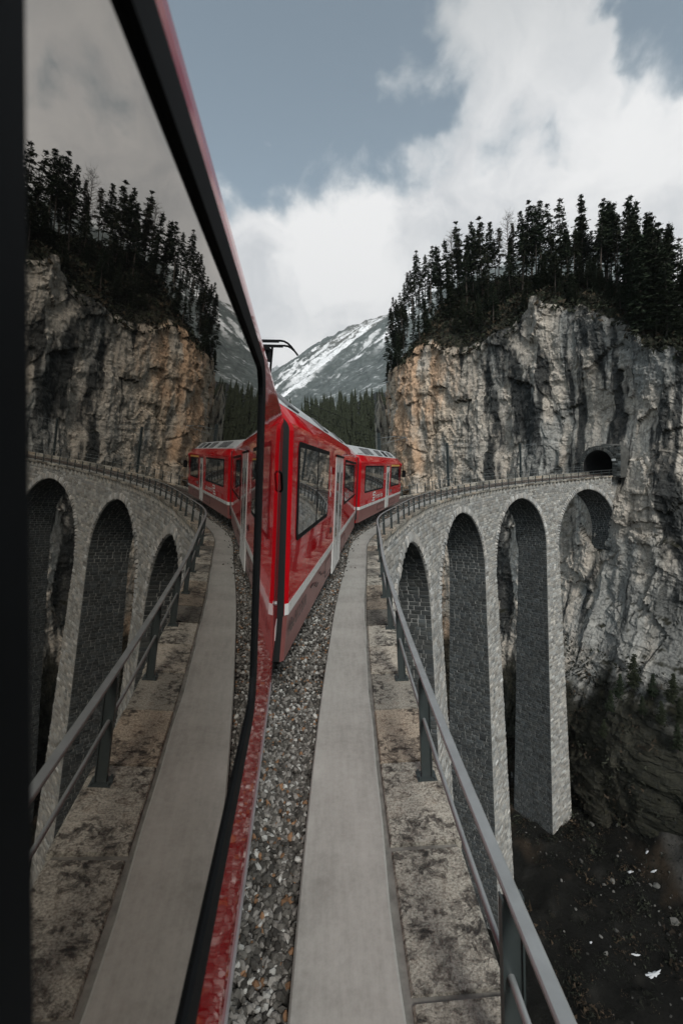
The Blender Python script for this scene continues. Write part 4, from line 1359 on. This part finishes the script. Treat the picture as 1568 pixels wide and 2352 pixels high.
for x, y, h in ((922, 735, 8), (930, 720, 9), (938, 705, 10), (946, 695, 9), (955, 688, 12), (964, 684, 13), (975, 680, 12), (988, 676, 13), (934, 760, 7), (926, 790, 8), (948, 740, 8), (962, 720, 7), (918, 800, 8), (912, 830, 8), (985, 700, 8), (972, 730, 8), (1010, 690, 9), (1030, 680, 8)):
    tree(at(x, y, rng.uniform(118, 126)) - np.array([0, 0, 1.2]), h, int(rng.choice([0, 2, 4, 5])), 'ragged conifer at the left brow of the cliff', 'conifers along the left brow of the cliff')
# trees hanging in the gully at the left end of the cliff
for q in range(30):
    f = rng.random() ** .8; x = 888 + rng.uniform(-8, 30) + 22 * f; y = 1000 - f * 300
    Yd = 124 + rng.uniform(-3, 24)
    p = at(x, y, Yd) - np.array([0, 0, 3.0])
    tree(p, rng.uniform(5, 11), int(rng.choice([0, 2, 4, 5, 7])), 'dark shaggy conifer clinging to the gully at the cliff\'s left end', 'conifers in the gully left of the cliff', wide=1.25)
for x, y, h in ((1450, 1575, 5.5), (1420, 1600, 4), (1497, 1598, 3.6), (1540, 1610, 4.5), (1400, 1630, 3.5), (1560, 1660, 4), (1475, 1640, 3), (1520, 1660, 3.5), (1385, 1690, 3), (1555, 1720, 4)):
    d = ray(x, y); tq = None
    for Yd in np.linspace(50, 90, 161):
        p = at(x, y, Yd)
        dd = (P3[:NZ1] - p); 
        if np.min((dd ** 2).sum(-1)) < .9 or p[2] < floor_z(p[0], p[1]): tq = p; break
    if tq is None: continue
    tree(tq - np.array([0, 0, .3]), h, int(rng.choice([4, 6, 7])), 'young dark spruce at the foot of the rock face, lower right', 'young spruces at the foot of the cliff', wide=1.5)
k = 5200
V, Fs, C = [], [], []
for _ in range(k):
    i = int(rng.integers(np.searchsorted(tt, tx_(925)), np.searchsorted(tt, tx_(1660)))); kk = NZ1 + int(rng.integers(-2, NZ2))
    p = P3[kk, i]; sz = rng.uniform(.15, .55); c = np.array((.022, .026, .015)) * rng.uniform(.5, 1.6) if rng.random() < .75 else np.array((.055, .042, .026)) * rng.uniform(.5, 1.3)
    for _ in range(5):
        q = p + rng.normal(0, sz, 3) * (1, 1, .5) + (0, 0, sz * .6); n0 = len(V)
        V += [tuple(q + rng.normal(0, sz * .7, 3)) for _ in range(3)]; Fs.append((n0, n0 + 1, n0 + 2)); C += [c] * 3
link('scrub', make_mesh('scrub', V, Fs, M['gravel'], C), None, 'stuff')
# bare larches
def bare_tree(seed):
    r = np.random.default_rng(seed); b = MB()
    b.tube([(0, 0, -.05), (.01, 0, .5), (0, .01, 1.0)], [.010, .006, .001], 5)
    for z in np.linspace(.32, .97, 60):
        a = r.uniform(0, 6.28); L = .16 * (1 - abs(z - .62) * 1.7) * r.uniform(.6, 1.2) + .02
        d = np.array([math.cos(a), math.sin(a), .75])
        p0 = np.array([0, 0, z]); p1 = p0 + d * L
        b.tube([p0, (p0 + p1) / 2 + r.normal(0, .008, 3), p1], [.0028, .002, .0007], 3, cap=False)
        for _ in range(5):
            g = r.uniform(.3, 1); q = p0 + d * L * g
            b.tube([q, q + r.normal(0, .03, 3) + np.array([0, 0, .03])], [.0014, .0006], 3, cap=False)
    return make_mesh('trunk', b.V, b.F, M['twigs'])
BARE = [bare_tree(31), bare_tree(32)]
for i, (x, y, lb) in enumerate(((1440, 515, 'leafless larch with fine pale twigs above the cliff-top wood'), (1172, 492, 'thin leafless tree left of the highest treetop'), (1040, 535, 'thin bare tree beside the first tall conifer'), (1386, 515, 'bare grey tree left of the leafless larch'))):
    t = col_to_t(x); p = base_at(t, 13)
    for _ in range(4):
        yy = p[1] * CP + p[2] * SP; zz = -p[1] * SP + p[2] * CP
        t += (x - 4 - (784 + F * (CR * p[0] - SR * zz) / yy)) * .09; p = base_at(t, 13)
    h = at(x, y, p[1])[2] - p[2]
    o = tag(link('bare_tree', BARE[i % 2]), lb, 'bare tree'); o.location = p; o.scale = (h, h, h); o.rotation_euler.z = i

# ------------------------------------------------------------------ wooded hillside across the gorge
hx = np.linspace(-190, 210, 120); hy = np.linspace(215, 560, 90)
HX, HY = np.meshgrid(hx, hy)
def hill_z(x, y):
    f = sstep(np.asarray(y, float), 225, 400)
    return -58 + f * (101 + .10 * (np.asarray(x, float) - 0)) + 6 * fbm(np.asarray(x) * .02, np.asarray(y) * .02, 0 * np.asarray(x), 4, 131)
HZ = hill_z(HX, HY)
Ch = np.broadcast_to(np.array((.020, .024, .017)), (*HX.shape, 3))
link('hillside', make_mesh('hillside', np.stack([HX, HY, HZ], -1).reshape(-1, 3), grid(len(hx), len(hy)), M['ground'], Ch.reshape(-1, 3), True), None, 'structure')
V, Fs = [], []
def far_tree(p, h, r):
    lev = 10
    for k in range(lev):
        f = k / lev; z0 = p[2] + h * (.10 + .90 * f); z1 = z0 + h * .16; w0 = h * .16 * (1 - f) ** .9 + .22
        n0 = len(V); m = 10; a0 = r.uniform(0, 6)
        for j in range(m):
            a = a0 + 2 * math.pi * (j + r.uniform(-.3, .3)) / m; ww = w0 * (r.uniform(.75, 1.3) if j % 2 else r.uniform(.3, .6))
            V.append((p[0] + ww * math.cos(a), p[1] + ww * math.sin(a), z0 + (-.55 if j % 2 else .25) + r.uniform(-.4, .3)))
        V.append((p[0], p[1], z1))
        for j in range(m): Fs.append((n0 + j, n0 + (j + 1) % m, n0 + m))
r_ = np.random.default_rng(5)
for _ in range(1500):
    y = r_.uniform(226, 410); x = r_.uniform(-.30, .30) * y
    far_tree((x, y, float(hill_z(x, y)) - .5), r_.uniform(14, 27), r_)
wood = link('forest', make_mesh('forest', V, Fs, M['needles']), None, 'stuff')

# ------------------------------------------------------------------ mountains
def mountain(name, ridge, fall, nu, nv, seed, snow_fn, amp):
    """ridge: list of (x, y, depth) along the skyline; fall: shift of the sight line and depth down the slope"""
    rx = np.linspace(0, 1, nu); K = np.linspace(0, 1, len(ridge))
    R = np.stack([at(*q) for q in ridge]); R = np.stack([np.interp(rx, K, R[:, i]) for i in range(3)], -1)
    b = np.linspace(0, 1, nv) ** 1.1
    A, B = np.meshgrid(rx, b)
    P = R[None] + B[..., None] * np.asarray(fall)[None, None]
    g = fbm(A * 26 + 1.6 * fbm(A * 5, B * 3, 0 * A, 2, seed), B * 2.2, 0 * A, 5, seed + 1, .55, ridged=True)
    g2 = fbm(A * 60, B * 40, 0 * A, 4, seed + 2, .6)
    P[..., 2] += amp * g * (.15 + sstep(B, 0, .25)) * .9 + amp * .25 * g2
    j = amp * .6 * fbm(rx * 40, 0 * rx, 0 * rx, 4, seed + 3)
    P[..., 2] += j[None] * (1 - sstep(B, 0, .1))
    # the far side, so that the ridge has a back
    Pb = R + np.array([300.0, 900.0, -500.0]); P = np.concatenate([Pb[None], P]); A = np.concatenate([A[:1], A]); B = np.concatenate([B[:1], B]); g = np.concatenate([g[:1], g]); g2 = np.concatenate([g2[:1], g2])
    C = snow_fn(A, B, g, g2)
    o = link(name, make_mesh(name, P.reshape(-1, 3), grid(nu, P.shape[0]), M['mountain'], np.clip(C, 0, .85).reshape(-1, 3), True), None, 'structure')
    return P
MRIDGE = [(330, 1010, 2700), (480, 935, 2760), (600, 872, 2820), (650, 846, 2850), (700, 806, 2880), (770, 766, 2920), (840, 736, 2960), (916, 708, 3000), (1000, 660, 3050), (1120, 610, 3120), (1280, 560, 3200), (1450, 540, 3280)]
def snow_main(A, B, g, g2):
    X = np.interp(A, np.linspace(0, 1, len(MRIDGE)), [q[0] for q in MRIDGE])
    fine = fbm(A * 240, B * 120, 0 * A, 4, 205, .65)
    mid = fbm(A * 50, B * 40, 0 * A, 4, 207, .6)
    wood = np.array((.075, .09, .088)); wood2 = np.array((.14, .158, .157)); rock = np.array((.15, .145, .135)); snow = np.array((.80, .81, .83))
    C = lerp(np.broadcast_to(wood, (*A.shape, 3)), wood2, sstep(fine + .5 * mid, -.25, .5))
    warp = 16 * fbm(A * 14, B * 9, 0 * A, 4, 211) + 9 * g2 + 5 * fine
    def gully(x0, w0, w1, b0, b1):
        d = np.abs(X + warp - x0); wdt = w0 + (w1 - w0) * B / max(b1, .05)
        return (1 - sstep(d, wdt * .45, wdt)) * sstep(B, b0 - .05, b0 + .03) * (1 - sstep(B, b1 - .05, b1 + .05))
    s = gully(893, 12, 30, .0, .74)
    for x0, w0, w1, b0, b1 in ((868, 6, 10, .03, .5), (846, 5, 9, .06, .44), (822, 6, 8, .08, .52), (800, 4, 7, .10, .40), (776, 5, 9, .16, .46), (752, 4, 10, .24, .50)):
        s = np.maximum(s, .95 * gully(x0, w0, w1, b0, b1))
    s = np.maximum(s, gully(1010, 14, 16, .10, .66)); s = np.maximum(s, .7 * gully(1052, 9, 8, .25, .6)); s = np.maximum(s, .7 * gully(980, 6, 6, .3, .55))
    upper = sstep(X, 770, 850) * (1 - sstep(X, 905, 925)) * (1 - sstep(B, .16, .36))
    C = lerp(C, rock, upper * .7)
    s = np.maximum(s, upper * sstep(fine + .8 * mid, .12, .38) * .9)
    top = sstep(X, 850, 900) * (1 - sstep(B, .03, .13))
    s = np.maximum(s, top * sstep(fine + mid, -.15, .2))
    s = np.maximum(s, sstep(fine + .7 * mid, .46, .66) * .45)
    s = s * sstep(fine + .8 * mid, -.75, -.15)
    return lerp(C, snow, np.clip(s, 0, 1) * .96)
fallv = (at(540, 1000, 1900) - at(900, 710, 3000)) * 1.25
MP = mountain('mountain', MRIDGE, fallv, 620, 330, 201, snow_main, 32)
def snow_far(A, B, g, g2):
    f = fbm(A * 120, B * 80, 0 * A, 4, 305, .65)
    C = lerp(np.broadcast_to(np.array((.20, .215, .22)), (*A.shape, 3)), np.array((.62, .63, .65)), sstep(f + .3 * g2, -.15, .5) * .7)
    return C
mountain('far_mountain', [(300, 900, 5200), (470, 870, 5200), (600, 852, 5200), (650, 838, 5200), (700, 822, 5200), (800, 800, 5200), (1000, 780, 5200)], at(560, 1010, 4200) - at(700, 840, 5200), 200, 120, 301, snow_far, 30)

# ------------------------------------------------------------------ the air between here and the mountains
hz = bpy.data.materials.new('thin_haze'); hz.use_nodes = True
ht = hz.node_tree; ht.nodes.clear()
pv = ht.nodes.new('ShaderNodeVolumePrincipled'); pv.inputs['Color'].default_value = (.86, .90, .93, 1); pv.inputs['Density'].default_value = HAZE; pv.inputs['Anisotropy'].default_value = .2
ho = ht.nodes.new('ShaderNodeOutputMaterial'); ht.links.new(pv.outputs[0], ho.inputs['Volume'])
b = MB(); b.box((-6400, -6400, -74), (6400, 6400, 1900))
obj('haze', b, hz, None, 'stuff')
